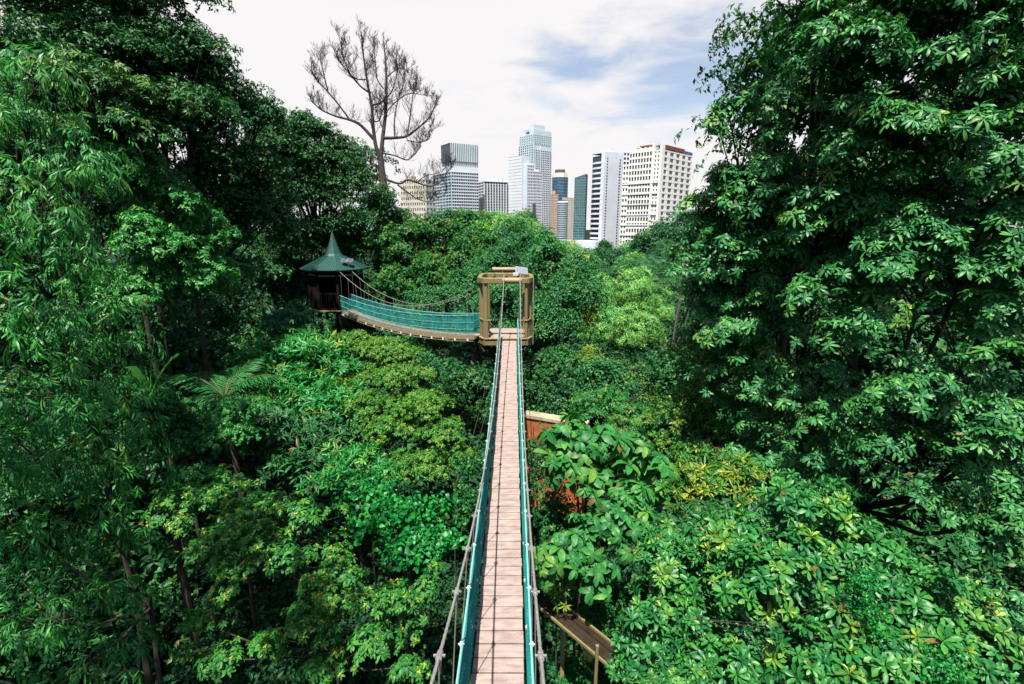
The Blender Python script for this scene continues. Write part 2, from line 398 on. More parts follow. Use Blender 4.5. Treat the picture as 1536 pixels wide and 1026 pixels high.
def lobe_points(c, r, spr, size, cover, young, flat, up, skirt, seed, fill, gap):
    """positions and directions of leaf clusters over one lobe"""
    g = np.random.default_rng(seed)
    rx, ry, rz = r
    area = 4 * math.pi * ((((rx*ry)**1.6 + (rx*rz)**1.6 + (ry*rz)**1.6) / 3) ** (1/1.6))
    ns = max(6, int(cover * area / (math.pi * spr * spr)))
    d = g.normal(size=(ns * 2, 3)); d /= np.linalg.norm(d, axis=1)[:, None]
    keep = (d[:, 2] > -.35) | (g.random(len(d)) < skirt)
    toc = np.array([0, 0, CZ]) - c; toc /= np.linalg.norm(toc)
    keep &= ((d @ toc) > -.25) | (g.random(len(d)) < .4)
    d = d[keep][:ns]
    ph = g.uniform(0, 6.28, 4)
    bump = 1 + .13*np.sin(d[:, 0]*5 + ph[0]) * np.cos(d[:, 2]*6 + ph[1]) + .10*np.sin(d[:, 1]*9 + d[:, 2]*7 + ph[2]) + .06*np.sin(d[:, 0]*17 + ph[3])
    # drop the sprays in the hollows so that the dark inside shows
    if gap > 0:
        az = np.arctan2(d[:, 1], d[:, 0]); hol = .65*np.sin(d[:, 2]*8 + ph[1] + 1.3*np.sin(az*2 + ph[2])) + .45*np.sin(az*4 + d[:, 2]*5 + ph[0])
        k2 = (hol > -1 + gap*1.5) | (g.random(len(d)) > .93); d = d[k2]; bump = bump[k2]
    rad = bump * np.where(g.random(len(d)) < .75, g.uniform(.84, 1.05, len(d)), g.uniform(.55, .85, len(d)))
    Sc = c + d * np.array(r) * rad[:, None]
    sn = d * (1 - up) + np.array([0, 0, 1.]) * up + g.normal(scale=.18, size=d.shape); sn /= np.linalg.norm(sn, axis=1)[:, None]
    m = max(3, int(flat * (spr / size) ** 2 * 1.1))
    n = len(d) * m
    fr = frames(sn, g.uniform(0, 6.28, len(d)))
    rho = np.sqrt(g.random((len(d), m))); ph2 = g.uniform(0, 6.28, (len(d), m))
    asp = g.uniform(.5, 1., (len(d), 1))
    u = rho*np.cos(ph2); v = rho*np.sin(ph2)*asp
    ww = -.52*rho**2 + g.normal(scale=.10, size=rho.shape)
    local = np.stack([u, v, ww], -1) * spr * g.uniform(.65, 1.25, (len(d), 1, 1))
    P = (np.einsum('nij,nmj->nmi', fr, local) + Sc[:, None, :]).reshape(-1, 3)
    on = np.stack([u*.75, v*.75, np.ones_like(u)], -1); NN = np.einsum('nij,nmj->nmi', fr, on).reshape(-1, 3) + g.normal(scale=.22, size=(n, 3))
    NN /= np.linalg.norm(NN, axis=1)[:, None]
    ys = (g.random(len(d)) < young[0]).astype(float)[:, None] * np.clip(1 - rho*.5, 0, 1) + (g.random((len(d), m)) < young[1])
    Y = np.clip(ys.ravel() * g.uniform(.45, 1, n), 0, 1)
    S = size * g.uniform(.55, 1.28, n)
    OD = np.einsum('nij,nmj->nmi', fr, np.stack([u, v, -.3*rho], -1)).reshape(-1, 3) + d.repeat(m, 0) * .6
    # inner leaves
    k = int(fill * area / (size*size) * .35)
    if k:
        di = g.normal(size=(k, 3)); di /= np.linalg.norm(di, axis=1)[:, None]
        Pi = c + di * np.array(r) * g.uniform(.12, .6, (k, 1)); P = np.vstack([P, Pi]); NN = np.vstack([NN, di*.5 + [0, 0, 1.]])
        Y = np.concatenate([Y, np.zeros(k)]); S = np.concatenate([S, size * g.uniform(1.1, 1.6, k)]); OD = np.vstack([OD, di])
    # keep leaves off the walkways
    return P, NN, S, Y, OD, Sc
def clear(P):
    """False for points inside the corridor of the walkways, or too near the camera"""
    x, y, z = P.T
    a = (np.abs(x + .15) < 1.0) & (y < 19.5) & (z > CZ - 6.0)
    c = np.linalg.norm(P - [0, 0, CZ], axis=1) < 2.6
    # second walkway
    A = np.array([-1.3, 18.9]); B = np.array([-9.3, 26.6]); ab = B - A; t = np.clip(((x - A[0])*ab[0] + (y - A[1])*ab[1]) / (ab @ ab), 0, 1)
    dd = np.hypot(x - A[0] - t*ab[0], y - A[1] - t*ab[1]); b = (dd < 1.0) & (z > CZ - 5.8)
    p = (np.hypot(x + 10.3, y - 27.7) < 2.3) & (z > CZ - 5.6)
    f = (np.hypot(x + .25, y - 18.9) < 1.5) & (z > CZ - 5)
    # sight lines to the pavilion and walkway: foliage in front of them stays below
    return ~(a | b | c | p | f)
def tree(name, label, cat, style, matn, lobes, size, spr=None, hi=1, cover=1.0, young=(.1, .02), flat=1.0, up=.5, skirt=.25, fill=.5,
         gap=0., trunk=None, bark='bark', tr=.25, group=None, limbs=True, seed=None, twigs=18, sub=None):
    """lobes in photo pixels: (px, py, distance, half width px, half height px[, half depth m])"""
    global NLEAF
    cover *= 1.1; flat *= 1.75; up = min(.82, up + .12); tr *= .5; fill = fill*1.2 + .3
    seed = seed if seed is not None else (abs(hash_(label)) % 100000)
    g = np.random.default_rng(seed); LB = []
    for lb in lobes:
        c, s = at(lb[0], lb[1], lb[2]); rx = lb[3]*s; rz = lb[4]*s; ry = lb[5] if len(lb) > 5 else max(rx, rz)*.75
        LB.append((c, (rx, ry, rz)))
    cen = np.mean([c for c, r in LB], axis=0)
    if sub is None: sub = 6 if style in ('tiny', 'ovate', 'star', 'shingle') and hi == 0 else 0
    limb_to = list(LB)
    if sub:          # each bough breaks up into rounded leaf clumps
        NB = []
        for c, r in LB:
            r = np.array(r); dd = []
            while len(dd) < sub:
                d = g.normal(size=3); d /= np.linalg.norm(d)
                if d[2] > -.45 and all(d @ e < .62 for e in dd) or g.random() < .004: dd.append(d)
            for d in dd:
                k = g.uniform(.38, .58); NB.append((c + d*r*(1 - k*.8)*g.uniform(.85, 1.08), tuple(r*k*np.array([1.1, 1.1, .8]))))
            NB.append((c, tuple(r*.55)))
        LB = NB
    if trunk is None: tx, ty = cen[0], cen[1] + .3
    else: tx, ty = trunk
    base = Vector((float(tx), float(ty), float(gz(tx, ty)) - .1))
    root = empty(name, base, label, cat, group)
    spr = spr or size * 2.6
    Ps = []; B = MB(); 
    low = min(c[2] - r[2]*.3 for c, r in LB); fork = np.array([tx, ty, max(base.z + 1., min(low, cen[2]))])
    if limbs:
        P = np.array([np.array(base), (np.array(base) + fork)/2 + g.normal(scale=.15, size=3)*[1, 1, 0], fork]); B.tube(P, [tr, tr*.8, tr*.65], 9)
    for i, (c, r) in enumerate(LB):
        P, NN, S, Y, OD, Sc = lobe_points(c, r, spr, size, cover, young, flat, up, skirt, seed + i*17, fill, gap)
        k = clear(P); Ps.append([a[k] for a in (P, NN, S, Y, OD)])
        if limbs and sub and i < len(limb_to):
            c0 = limb_to[i][0]; B.tube(np.array([fork - [0, 0, .1], (fork + c0)/2 + g.normal(scale=.2, size=3), c0]), [tr*.6, tr*.4, tr*.2], 6)
        if limbs and (not sub or i % 3 == 0):
            if sub: mid0 = 1
            mid = (fork + c)/2 + np.array([0, 0, -.12*np.linalg.norm(c - fork)]) + g.normal(scale=.1, size=3)
            B.tube(np.array([fork - [0, 0, .1], mid, c]), [tr*(.3 if sub else .6), tr*(.22 if sub else .42), tr*(.12 if sub else .25)], 6)
            sel = g.permutation(len(Sc))[:twigs]; sel = sel[clear(Sc[sel])] if len(sel) else sel
            for q in Sc[sel]:
                t = g.uniform(.5, 1); st = mid + (c - mid)*t; m2 = (st + q)/2 + g.normal(scale=.06, size=3)*np.mean(r) + [0, 0, -.05*np.mean(r)]
                if clear(m2[None])[0]: B.tube(np.array([st, m2, q]), [tr*.2, tr*.13, tr*.06], 4, cap=False)
    P, NN, S, Y, OD = [np.concatenate([q[i] for q in Ps]) for i in range(5)]
    V, F, C = scatter(getp(style, hi), P, NN, S, Y, outdir=OD if style in ('long',) else None)
    NLEAF += sum(len(f) for f in F)
    link('crown', mesh('crown', V, F, MAT[matn], True, C), root)
    if limbs: B.build('trunk', MAT[bark], root, True)
    return root
def hash_(s):
    h = 7
    for ch in s: h = (h * 31 + ord(ch)) % 1000003
    return h
# ------------------------------------------------------------------ walkways
def walkway(name, label, A, B, zd, cab, hw, ca, net_h, cell, nr, group, beam, plankmat, clip_under, cshift=0.0, pitch=.2):
    A = np.array(A, float); B = np.array(B, float); Ln = np.linalg.norm(B - A); d = (B - A) / Ln; sd = np.array([d[1], -d[0]])
    def P(s, lat, z): return np.array([A[0] + d[0]*s + sd[0]*lat, A[1] + d[1]*s + sd[1]*lat, z])
    root = empty(name, (A[0], A[1], float(zd(0))), label, 'walkway', group)
    # deck boards: pattern of the deck, one mesh
    m = MB(); st = MB(); n = int(Ln / pitch)
    for i in range(n):
        s0, s1 = i*pitch + .010, (i+1)*pitch - .010; z0, z1 = zd(s0) + ru(-.003, .003), zd(s1) + ru(-.003, .003); j = ru(-.008, .008)
        th = .035; b = .006
        V = []
        for s_, z_ in ((s0, z0), (s1, z1)):
            e = b if s_ == s0 else -b
            for lat, dz, de in ((-hw+j, -th, 0), (hw+j, -th, 0), (hw+j, -b, 0), (hw+j-b, 0, e), (-hw+j+b, 0, e), (-hw+j, -b, 0)):
                V.append(P(s_ + de, lat, z_ + dz))
        m.add(V, [(k, (k+1) % 6, 6+(k+1) % 6, 6+k) for k in range(6)]); m.add(V, [(5, 4, 3, 2), (5, 2, 1, 0), (8, 9, 10, 11), (6, 7, 8, 11)])
    m.build('deck', plankmat, root)
    for sg in (-1, 1):
        S = np.linspace(0, Ln, 40); b = MB()
        for i in range(39):
            b.bar(P(S[i], sg*(hw - .05), zd(S[i]) - .075), P(S[i+1], sg*(hw - .05), zd(S[i+1]) - .075), .05, .07)
        b.build('joist', MAT['joist'], root)
        if beam:
            b = MB()
            for i in range(39): b.bar(P(S[i], sg*(hw + .035), zd(S[i]) - .05), P(S[i+1], sg*(hw + .035), zd(S[i+1]) - .05), .035, .17)
            b.build('side_beam', MAT['tan_timber'], root)
    for sg in (-1, 1):
        # net
        nb = MB(); off = hw + .03
        lean = lambda h: off + .012*h
        nv = int(Ln / cell)
        for i in range(nv + 1):
            s = i*cell; zz = zd(s)
            hs = np.linspace(-.03, net_h, 4)
            nb.tube([P(s + math.sin(h*9 + i)*.006, sg*(lean(h) + .012*math.sin(i*.31)*math.sin(h*3)), zz + h) for h in hs], nr, 3, cap=False)
        S = np.linspace(0, Ln, int(Ln*4))
        for k in range(int(net_h / cell) + 1):
            h = k*cell
            nb.tube([P(s, sg*(lean(h) + .012*math.sin(s/cell*.31)*math.sin(h*3)), zd(s) + h + .006*math.sin(s*11 + k)) for s in S], nr, 3, cap=False)
        nb.build('side_net', MAT['teal_net'], root)
        rb = MB()
        for fr in (0.33, .66, 1.0):
            h = fr*net_h
            rb.tube([P(s, sg*(lean(h) + .012), zd(s) + h + (.0 if fr == 1 else .01*math.sin(s*5))) for s in S], .009 if fr < 1 else .013, 5)
        rb.build('net_rope', MAT['pale_net_rope'], root)
        # main cable: twisted wire rope
        S2 = np.linspace(.0, Ln, int(Ln * 10)); lat = lambda s: sg*ca + cshift * s / Ln
        cb = MB(); cb.tube([P(s, lat(s), cab(s)) for s in S2], .0105, 8)
        for q in range(3):
            cb.tube([P(s, lat(s) + .0065*math.cos(s*30 + q*2.1), cab(s) + .0065*math.sin(s*30 + q*2.1)) for s in np.linspace(0, Ln, int(Ln*36))], .0062, 4)
        cb.build('main_cable', MAT['steel_rope'], root, True)
        s = .35
        while s < Ln - .2:
            zc, zb = cab(s), zd(s)
            h = MB(); lt = lat(s)
            top = P(s, lt, zc); o2 = sg*(lean(net_h) + .02); rl = P(s + .02, o2, zb + min(net_h, zc - zb)); bt = P(s, sg*(off + .03), zb - .09)
            h.tube([top - [0, 0, .02], rl, bt], .005, 5)
            h.build('hanger', MAT['steel_rope'], root)
            k = MB()   # rope grip on the cable: saddle, two bolts
            k.tube([P(s - .035, lt, cab(s - .035)), P(s + .035, lt, cab(s + .035))], .019, 8)
            k.tube([top - [0, 0, .03], top - [0, 0, .12]], [.016, .006], 6)
            k.bar(top + [-.035, 0, .0], top + [.035, 0, .0], .012, .012); 
            k.build('cable_clamp', MAT['steel_rope'], root)
            t = MB()   # plastic tie where hanger meets the net rope
            c = P(s, o2, zb + net_h)
            t.tube([c - [0, .018, 0], c + [0, .018, 0]], .019, 6); t.bar(c + [-.03, 0, 0], c + [.03, 0, 0], .010, .010); t.build('tie', MAT['white_tie'], root); t = MB()
            c2 = P(s + .01, sg*(lean(net_h*.33)), zb + net_h*.33); t.tube([c2 - [0, .018, 0], c2 + [0, .018, 0]], .017, 6); t.build('tie', MAT['white_tie'], root)
            if clip_under: t = MB(); t.tube([P(s, sg*(hw + .075), zb - .10), P(s, sg*(hw + .075), zb - .19)], [.03, .045], 6); t.build('deck_clip', MAT['white_tie'], root)
            s += .8
        # lower rope under the deck edge
        if clip_under:
            u = MB(); u.tube([P(s, sg*(hw + .09), zd(s) - .2 + .0*s) for s in S], .012, 5); u.build('lower_rope', MAT['steel_rope'], root)
    return root
def zd1(s):  # s from Y=-2
    return CZ - 4.9 + .0058*(s - 2 - 7.5)**2
def cab1(s):
    y = s - 2; return CZ - 3.55 + (.0215 if y > 9 else .0245)*(y - 9)**2
walkway('rope_walkway', 'narrow rope walkway of pinkish boards running straight away to the timber lookout frame', (-.165, -2), (-.12, 18.2), zd1, cab1, .29, .30, .82,
        .045, .0052, None, False, MAT['plank'], False, cshift=.12)
L2 = math.hypot(8.0, 7.7)
def zd2(s): t = s / L2; return CZ - 4.22 - .28*t - .40*4*t*(1-t)*.9
def quad3(z0, zm, z1, L_): 
    return lambda s: z0*(2*(s/L_-.5)*(s/L_-1)) + zm*(4*(s/L_)*(1-s/L_)) + z1*(2*(s/L_)*(s/L_-.5))
walkway('rope_walkway', 'sagging rope walkway with green nets and tan side beam hung from the green roofed pavilion', (-1.28, 18.95), (-9.25, 26.65), zd2,
        quad3(CZ - 2.3, CZ - 3.55, CZ - 2.2, L2), .29, .34, .85, .04, .0042, None, True, MAT['plank'], True)

# ------------------------------------------------------------------ lookout frame
def lookout():
    cx, y0, y1, hwd, ch, cy_ = -.245, 18.12, 20.1, 1.0, .18, .42; zf = CZ - 4.19
    zt = at(758, 417, 18.1)[0][2]
    oc = [(cx-hwd+ch, y0), (cx+hwd-ch, y0), (cx+hwd, y0+cy_), (cx+hwd, y1-cy_), (cx+hwd-ch, y1), (cx-hwd+ch, y1), (cx-hwd, y1-cy_), (cx-hwd, y0+cy_)]
    root = empty('lookout_frame', (cx, 19.1, zf - .25), 'open eight sided olive timber lookout frame where the two rope walkways meet', 'lookout platform')
    pl = MB()
    V = [(x, y, zf) for x, y in oc] + [(x, y, zf - .06) for x, y in oc]
    pl.add(V, [(0, 1, 2, 3), (0, 3, 4, 7), (7, 4, 5, 6), (11, 10, 9, 8), (15, 12, 11, 8), (14, 13, 12, 15)] + [(i, 8+i, 8+(i+1) % 8, (i+1) % 8) for i in range(8)])
    pl.build('floor', MAT['plank'], root)
    fa = MB(); rg = MB()
    for i in range(8):
        a, b = oc[i], oc[(i+1) % 8]
        fa.bar((*a, zf - .16), (*b, zf - .16), .08, .20, bev=.012)
        rg.bar((*a, zt - .10), (*b, zt - .10), .16, .21, bev=.02)
        t = MB(); t.bar((a[0], a[1], zf + .012), (b[0], b[1], zf + .012), .15, .03)
        if i in (1, 0, 7): t.build('kerb_board', MAT['tan_timber'], root)
    fa.build('fascia', MAT['olive_timber'], root); rg.build('ring_beam', MAT['olive_timber'], root)
    for i, (x, y) in enumerate(oc):
        if i in (0, 1): pass
        p = MB(); inx = cx + (x - cx)*.93; iny = 19.1 + (y - 19.1)*.93
        if i == 1: inx = cx + (x - cx)*.96
        p.bar((inx, iny, zf), (inx, iny, zt - .2), .185 if i != 1 else .13, .185 if i != 1 else .13, bev=.04); p.build('post', MAT['olive_timber'], root)
    # railings on the closed sides
    for i in (0.1, 1, 2, 3, 5, 7, 0.9):
        k = int(i)
        if i == .1: a, b = np.array(oc[0]), np.array(oc[0]) + [.28, 0]
        elif i == .9: a, b = np.array(oc[1]) - [.3, 0], np.array(oc[1])
        else: a, b = np.array(oc[k]), np.array(oc[(k+1) % 8])
        r = MB(); r.bar((*a, zf + .72), (*b, zf + .72), .06, .05, bev=.01)
        n = max(2, int(np.linalg.norm(b - a) / .13))
        for j in range(1, n): q = a + (b - a)*j/n; r.bar((*q, zf + .03), (*q, zf + .70), .035, .035)
        r.build('railing', MAT['olive_timber'], root)
    # cross logs on top
    c = MB(); zl = zt + .10
    c.tube([(cx-.55, 19.75, zl+.08), (cx+.62, 19.75, zl+.08)], .085, 12); c.build('log_beam', MAT['tan_timber'], root, True)
    for xx in (-.5, .0, .5):
        c = MB(); c.bar((cx+xx, 19.4, zt - .02), (cx+xx, 20.0, zt - .02), .1, .1, bev=.01); c.build('cross_tie', MAT['olive_timber'], root)
    c = MB(); c.tube([(-.36, y0 - .05, zt - .09), (.36, y0 - .05, zt - .09)], .105, 12); c.build('log_beam', MAT['tan_timber'], root, True)
    for xx in (-.305, .295):   # shackles that take the main cables
        s = MB(); s.tube([(xx, y0 - .03, zt + .03), (xx, y0 - .17, zt - .02), (xx, y0 - .19, zt - .14), (xx, y0 - .1, zt - .22)], .022, 6); s.build('shackle', MAT['steel_rope'], root, True)
    sp = MB(); M = Matrix.Translation((cx + .62, 19.3, zt + .17)) @ Matrix.Rotation(R(34), 4, 'X') @ Matrix.Rotation(R(10), 4, 'Y')
    sp.box((-.24, -.2, -.02), (.24, .2, .02), M); o = sp.build('solar_panel', MAT['aluminium'], root)
    ce = MB(); 
    for i in range(4):
        for j in range(3): ce.box((-.22 + i*.11 + .004, -.18 + j*.12 + .004, .021), (-.22 + (i+1)*.11 - .004, -.18 + (j+1)*.12 - .004, .025), M)
    ce.build('solar_cells', MAT['panel_cell'], o)
    bx = MB(); bx.box((cx+.28, 19.0, zt + .0), (cx+.5, 19.2, zt + .1)); bx.build('lamp_box', MAT['white_tie'], root)
    # guy wire down the right edge, struts and column under the floor
    g = MB(); g.tube([(cx+hwd+.06, y0+ch-.02, zt), (cx+hwd+.06, y0+ch-.02, zf - .25)], .018, 6); g.build('guy_wire', MAT['steel_rope'], root)
    for i in (0, 1, 4, 5):
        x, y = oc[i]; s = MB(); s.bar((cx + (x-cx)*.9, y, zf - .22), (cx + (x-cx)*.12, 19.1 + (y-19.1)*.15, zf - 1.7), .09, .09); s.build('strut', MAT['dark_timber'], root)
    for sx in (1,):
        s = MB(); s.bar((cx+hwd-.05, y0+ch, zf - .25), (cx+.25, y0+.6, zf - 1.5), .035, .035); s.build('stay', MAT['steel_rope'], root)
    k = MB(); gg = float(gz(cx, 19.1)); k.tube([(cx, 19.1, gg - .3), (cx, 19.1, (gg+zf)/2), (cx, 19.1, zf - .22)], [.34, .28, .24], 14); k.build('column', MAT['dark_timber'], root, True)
lookout()

# ------------------------------------------------------------------ pavilion
def pavilion():
    c, s = at(502.5, 402, 27.7); cx, cy = c[0], 27.7; ze = c[2]; zf = CZ - 4.52; re = 1.86
    za = at(502.5, 383, 27.7)[0][2]; zs = at(502.5, 346, 27.7)[0][2]
    root = empty('pavilion', (cx, cy, zf - .2), 'dark eight sided pavilion with spired green metal roof at the end of the net walkway', 'pavilion')
    n = 8; ang = [math.pi*2*i/n + math.pi/8 for i in range(n)]
    def ring(r, z, nn=n, a0=math.pi/8): return [(cx + r*math.cos(math.pi*2*i/nn + a0), cy + r*math.sin(math.pi*2*i/nn + a0), z) for i in range(nn)]
    rf = MB(); rf.add(ring(re, ze) + ring(.42, za), [(i, (i+1) % n, n+(i+1) % n, n+i) for i in range(n)])
    rf.add(ring(re, ze) + ring(re - .04, ze - .08), [((i+1) % n, i, n+i, n+(i+1) % n) for i in range(n)]); rf.add(ring(re-.04, ze-.08) + ring(.42, za - .08), [((i+1) % n, i, n+i, n+(i+1) % n) for i in range(n)])
    for i in range(n):          # standing seams
        a, b = np.array(ring(re, ze)[i]), np.array(ring(re, ze)[(i+1) % n]); a2, b2 = np.array(ring(.42, za)[i]), np.array(ring(.42, za)[(i+1) % n])
        m0, m1 = (a + b)/2, (a2 + b2)/2; dirv = m1 - m0; half = np.linalg.norm(b - a)/2; tan = (b - a)/(2*half); h2 = np.linalg.norm(b2 - a2)/2
        nrm = np.cross(tan, dirv); nrm /= np.linalg.norm(nrm); nrm *= np.sign(nrm[2])
        for k in range(-6, 7):
            off = k*.105
            if abs(off) >= half: continue
            t = 1.0 if abs(off) <= h2 else (half - abs(off))/(half - h2)
            rf.bar(m0 + tan*off + nrm*.012, m0 + tan*off + dirv*t*.99 + nrm*.012, .022, .028, up=nrm)
        rf.bar(a + [0, 0, .02], a2 + [0, 0, .02], .05, .05)
    o = rf.build('roof', MAT['roof_green'], root)
    spz = MB(); prof = [(.50, za - .03), (.41, za + .10), (.26, za + .10 + (zs-za-.1)*.33), (.13, za + .1 + (zs-za-.1)*.66), (.012, zs)]
    for (r0, z0), (r1, z1) in zip(prof, prof[1:]): spz.add(ring(r0, z0) + ring(r1, z1), [(i, (i+1) % n, n+(i+1) % n, n+i) for i in range(n)])
    spz.build('spire', MAT['roof_green'], o)
    nrm = Vector((.25, -.75, .9)).normalized()
    for k, px_ in enumerate((517.5, 526)):
        p, _ = at(px_, 393.5, 26.85); M = Matrix.Translation((p[0], 26.75, p[2] + .10)) @ Matrix.Rotation(R(28), 4, 'X') @ Matrix.Rotation(R(8), 4, 'Y')
        b = MB(); b.box((-.14, -.17, -.02), (.14, .17, .02), M); q = b.build('solar_panel', MAT['aluminium'], root)
        b = MB(); b.box((-.125, -.155, .021), (.125, .155, .026), M); b.build('solar_cells', MAT['panel_glass'], q)
    rp = 1.42
    gg = float(gz(cx, cy))
    for i, (x, y, z) in enumerate(ring(rp, zf)):
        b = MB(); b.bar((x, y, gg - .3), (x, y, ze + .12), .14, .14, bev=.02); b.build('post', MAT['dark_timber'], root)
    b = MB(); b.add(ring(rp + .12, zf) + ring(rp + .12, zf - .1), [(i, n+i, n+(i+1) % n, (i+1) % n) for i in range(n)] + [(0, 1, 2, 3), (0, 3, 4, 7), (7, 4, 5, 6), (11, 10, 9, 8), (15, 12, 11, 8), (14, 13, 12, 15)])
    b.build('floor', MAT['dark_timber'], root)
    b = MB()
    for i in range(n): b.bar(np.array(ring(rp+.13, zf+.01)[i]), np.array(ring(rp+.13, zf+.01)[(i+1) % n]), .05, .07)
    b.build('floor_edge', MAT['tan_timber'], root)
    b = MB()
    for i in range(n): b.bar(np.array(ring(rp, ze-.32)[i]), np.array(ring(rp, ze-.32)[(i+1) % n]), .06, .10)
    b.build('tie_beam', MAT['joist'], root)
    for i in (0, 1, 2, 3, 4):  # near-black screens added on the far sides to stand for the shade inside
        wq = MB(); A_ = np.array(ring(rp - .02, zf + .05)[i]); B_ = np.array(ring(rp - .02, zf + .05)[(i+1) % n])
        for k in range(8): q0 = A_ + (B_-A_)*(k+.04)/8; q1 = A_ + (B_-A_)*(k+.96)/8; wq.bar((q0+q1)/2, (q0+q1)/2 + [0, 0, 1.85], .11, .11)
        wq.build('interior_shade_screen', MAT['dark_timber'], root)
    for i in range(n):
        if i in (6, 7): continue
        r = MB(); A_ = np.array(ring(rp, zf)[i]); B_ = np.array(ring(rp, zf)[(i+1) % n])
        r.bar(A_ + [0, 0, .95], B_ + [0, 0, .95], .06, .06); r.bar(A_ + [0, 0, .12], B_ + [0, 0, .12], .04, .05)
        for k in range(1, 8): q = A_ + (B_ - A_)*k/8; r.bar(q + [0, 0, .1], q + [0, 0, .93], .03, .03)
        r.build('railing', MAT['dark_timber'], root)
pavilion()

# ------------------------------------------------------------------ things on the slope below
def wall():
    a, s = at(806, 617, 16.5); b, _ = at(880, 632, 15.6)
    zt = (a[2] + b[2])/2; root = empty('retaining_wall', (a[0], a[1], gz(a[0], a[1])), 'orange plastered wall with cream coping below the walkway, half hidden by leaves', 'wall')
    m = MB(); m.bar((a[0]-.4, a[1], a[2] - 1.95), (b[0], b[1], b[2] - 1.95), .35, 3.5, bev=.01); m.build('wall_face', MAT['orange_wall'], root)
    m = MB(); m.bar((a[0]-.45, a[1], a[2] - .1), (b[0]+.05, b[1]-.02, b[2] - .1), .42, .14, bev=.015); m.build('coping', MAT['cream_coping'], root)
    # paved strip at its foot
wall()
def footbridge():
    a, _ = at(806, 903, 9.04); b, _ = at(925, 1002, 7.39); a[2] = b[2] = (a[2] + b[2])/2
    root = empty('timber_footbridge', (a[0], a[1], a[2] - .6), 'old dark timber footbridge with yellowish edges down among the leaves', 'footbridge')
    d = (b - a); d /= np.linalg.norm(d); n = np.array([-d[1], d[0], 0]); n /= np.linalg.norm(n)
    for k in range(3):
        m = MB(); m.bar(a + n*(k*.13), b + n*(k*.13 + ru(-.01, .01)), .12, .05, bev=.006); m.build('plank', MAT['brown_plank'], root)
    for k in (-.10, .36):
        m = MB(); m.bar(a + n*k + [0, 0, .03], b + n*k + [0, 0, .03], .04, .07, bev=.008); m.build('edge_beam', MAT['olive_timber'], root)
    p = b - d*.35 - n*.16; gg = float(gz(p[0], p[1]))
    m = MB(); m.bar((p[0], p[1], gg - .2), (p[0], p[1], p[2] + .35), .06, .06, bev=.01); m.build('post', MAT['olive_timber'], root)
    p = a + d*.2 + n*.65; m = MB(); m.bar((p[0], p[1], float(gz(p[0], p[1])) - .2), (p[0], p[1], p[2] + .3), .09, .09, bev=.01); m.build('post', MAT['tan_timber'], root)
footbridge()
# ------------------------------------------------------------------ the city
def glassmat(name, c, rough=.12, vary=.5):
    m = mat(name, c, rough, spec=.8); nt = m.node_tree; b = nt.nodes['Principled BSDF']
    oi = N(nt, 'ShaderNodeObjectInfo'); tcn = N(nt, 'ShaderNodeTexCoord'); v = N(nt, 'ShaderNodeTexVoronoi', inp={'Scale': .35}); nt.links.new(tcn.outputs['Object'], v.inputs['Vector'])
    ad = N(nt, 'ShaderNodeMath', operation='ADD'); nt.links.new(oi.outputs['Random'], ad.inputs[0]); nt.links.new(v.outputs['Distance'], ad.inputs[1])
    fr = N(nt, 'ShaderNodeMath', operation='FRACT'); nt.links.new(ad.outputs[0], fr.inputs[0])
    cr = N(nt, 'ShaderNodeValToRGB'); e = cr.color_ramp.elements; e[0].color = (*[x*(1-vary) for x in c], 1); e[1].color = (*[min(1, x*(1+vary)+.01) for x in c], 1)
    nt.links.new(fr.outputs[0], cr.inputs[0]); nt.links.new(cr.outputs[0], b.inputs['Base Color'])
    return m
def concrete(name, c): return mat(name, c, .8, var=.12, scale=.08, detail=8)
for n_, c_ in (('facade_white', (.52, .54, .57)), ('facade_warm_white', (.66, .64, .59)), ('facade_grey', (.36, .38, .42)), ('facade_pale', (.42, .51, .55)), ('facade_cream', (.40, .37, .31)),
               ('facade_peach', (.44, .33, .27)), ('facade_dark', (.06, .075, .09)), ('facade_lilac', (.54, .57, .63)), ('facade_red', (.15, .045, .035)), ('facade_blue', (.03, .10, .24)), ('facade_teal', (.12, .20, .21))): concrete(n_, c_)
glassmat('glass_blue', (.02, .07, .13)); glassmat('glass_teal', (.02, .09, .115)); glassmat('glass_dark', (.012, .022, .035)); glassmat('glass_warm', (.16, .11, .07), .3, .7); glassmat('glass_slate', (.02, .035, .055), .3)
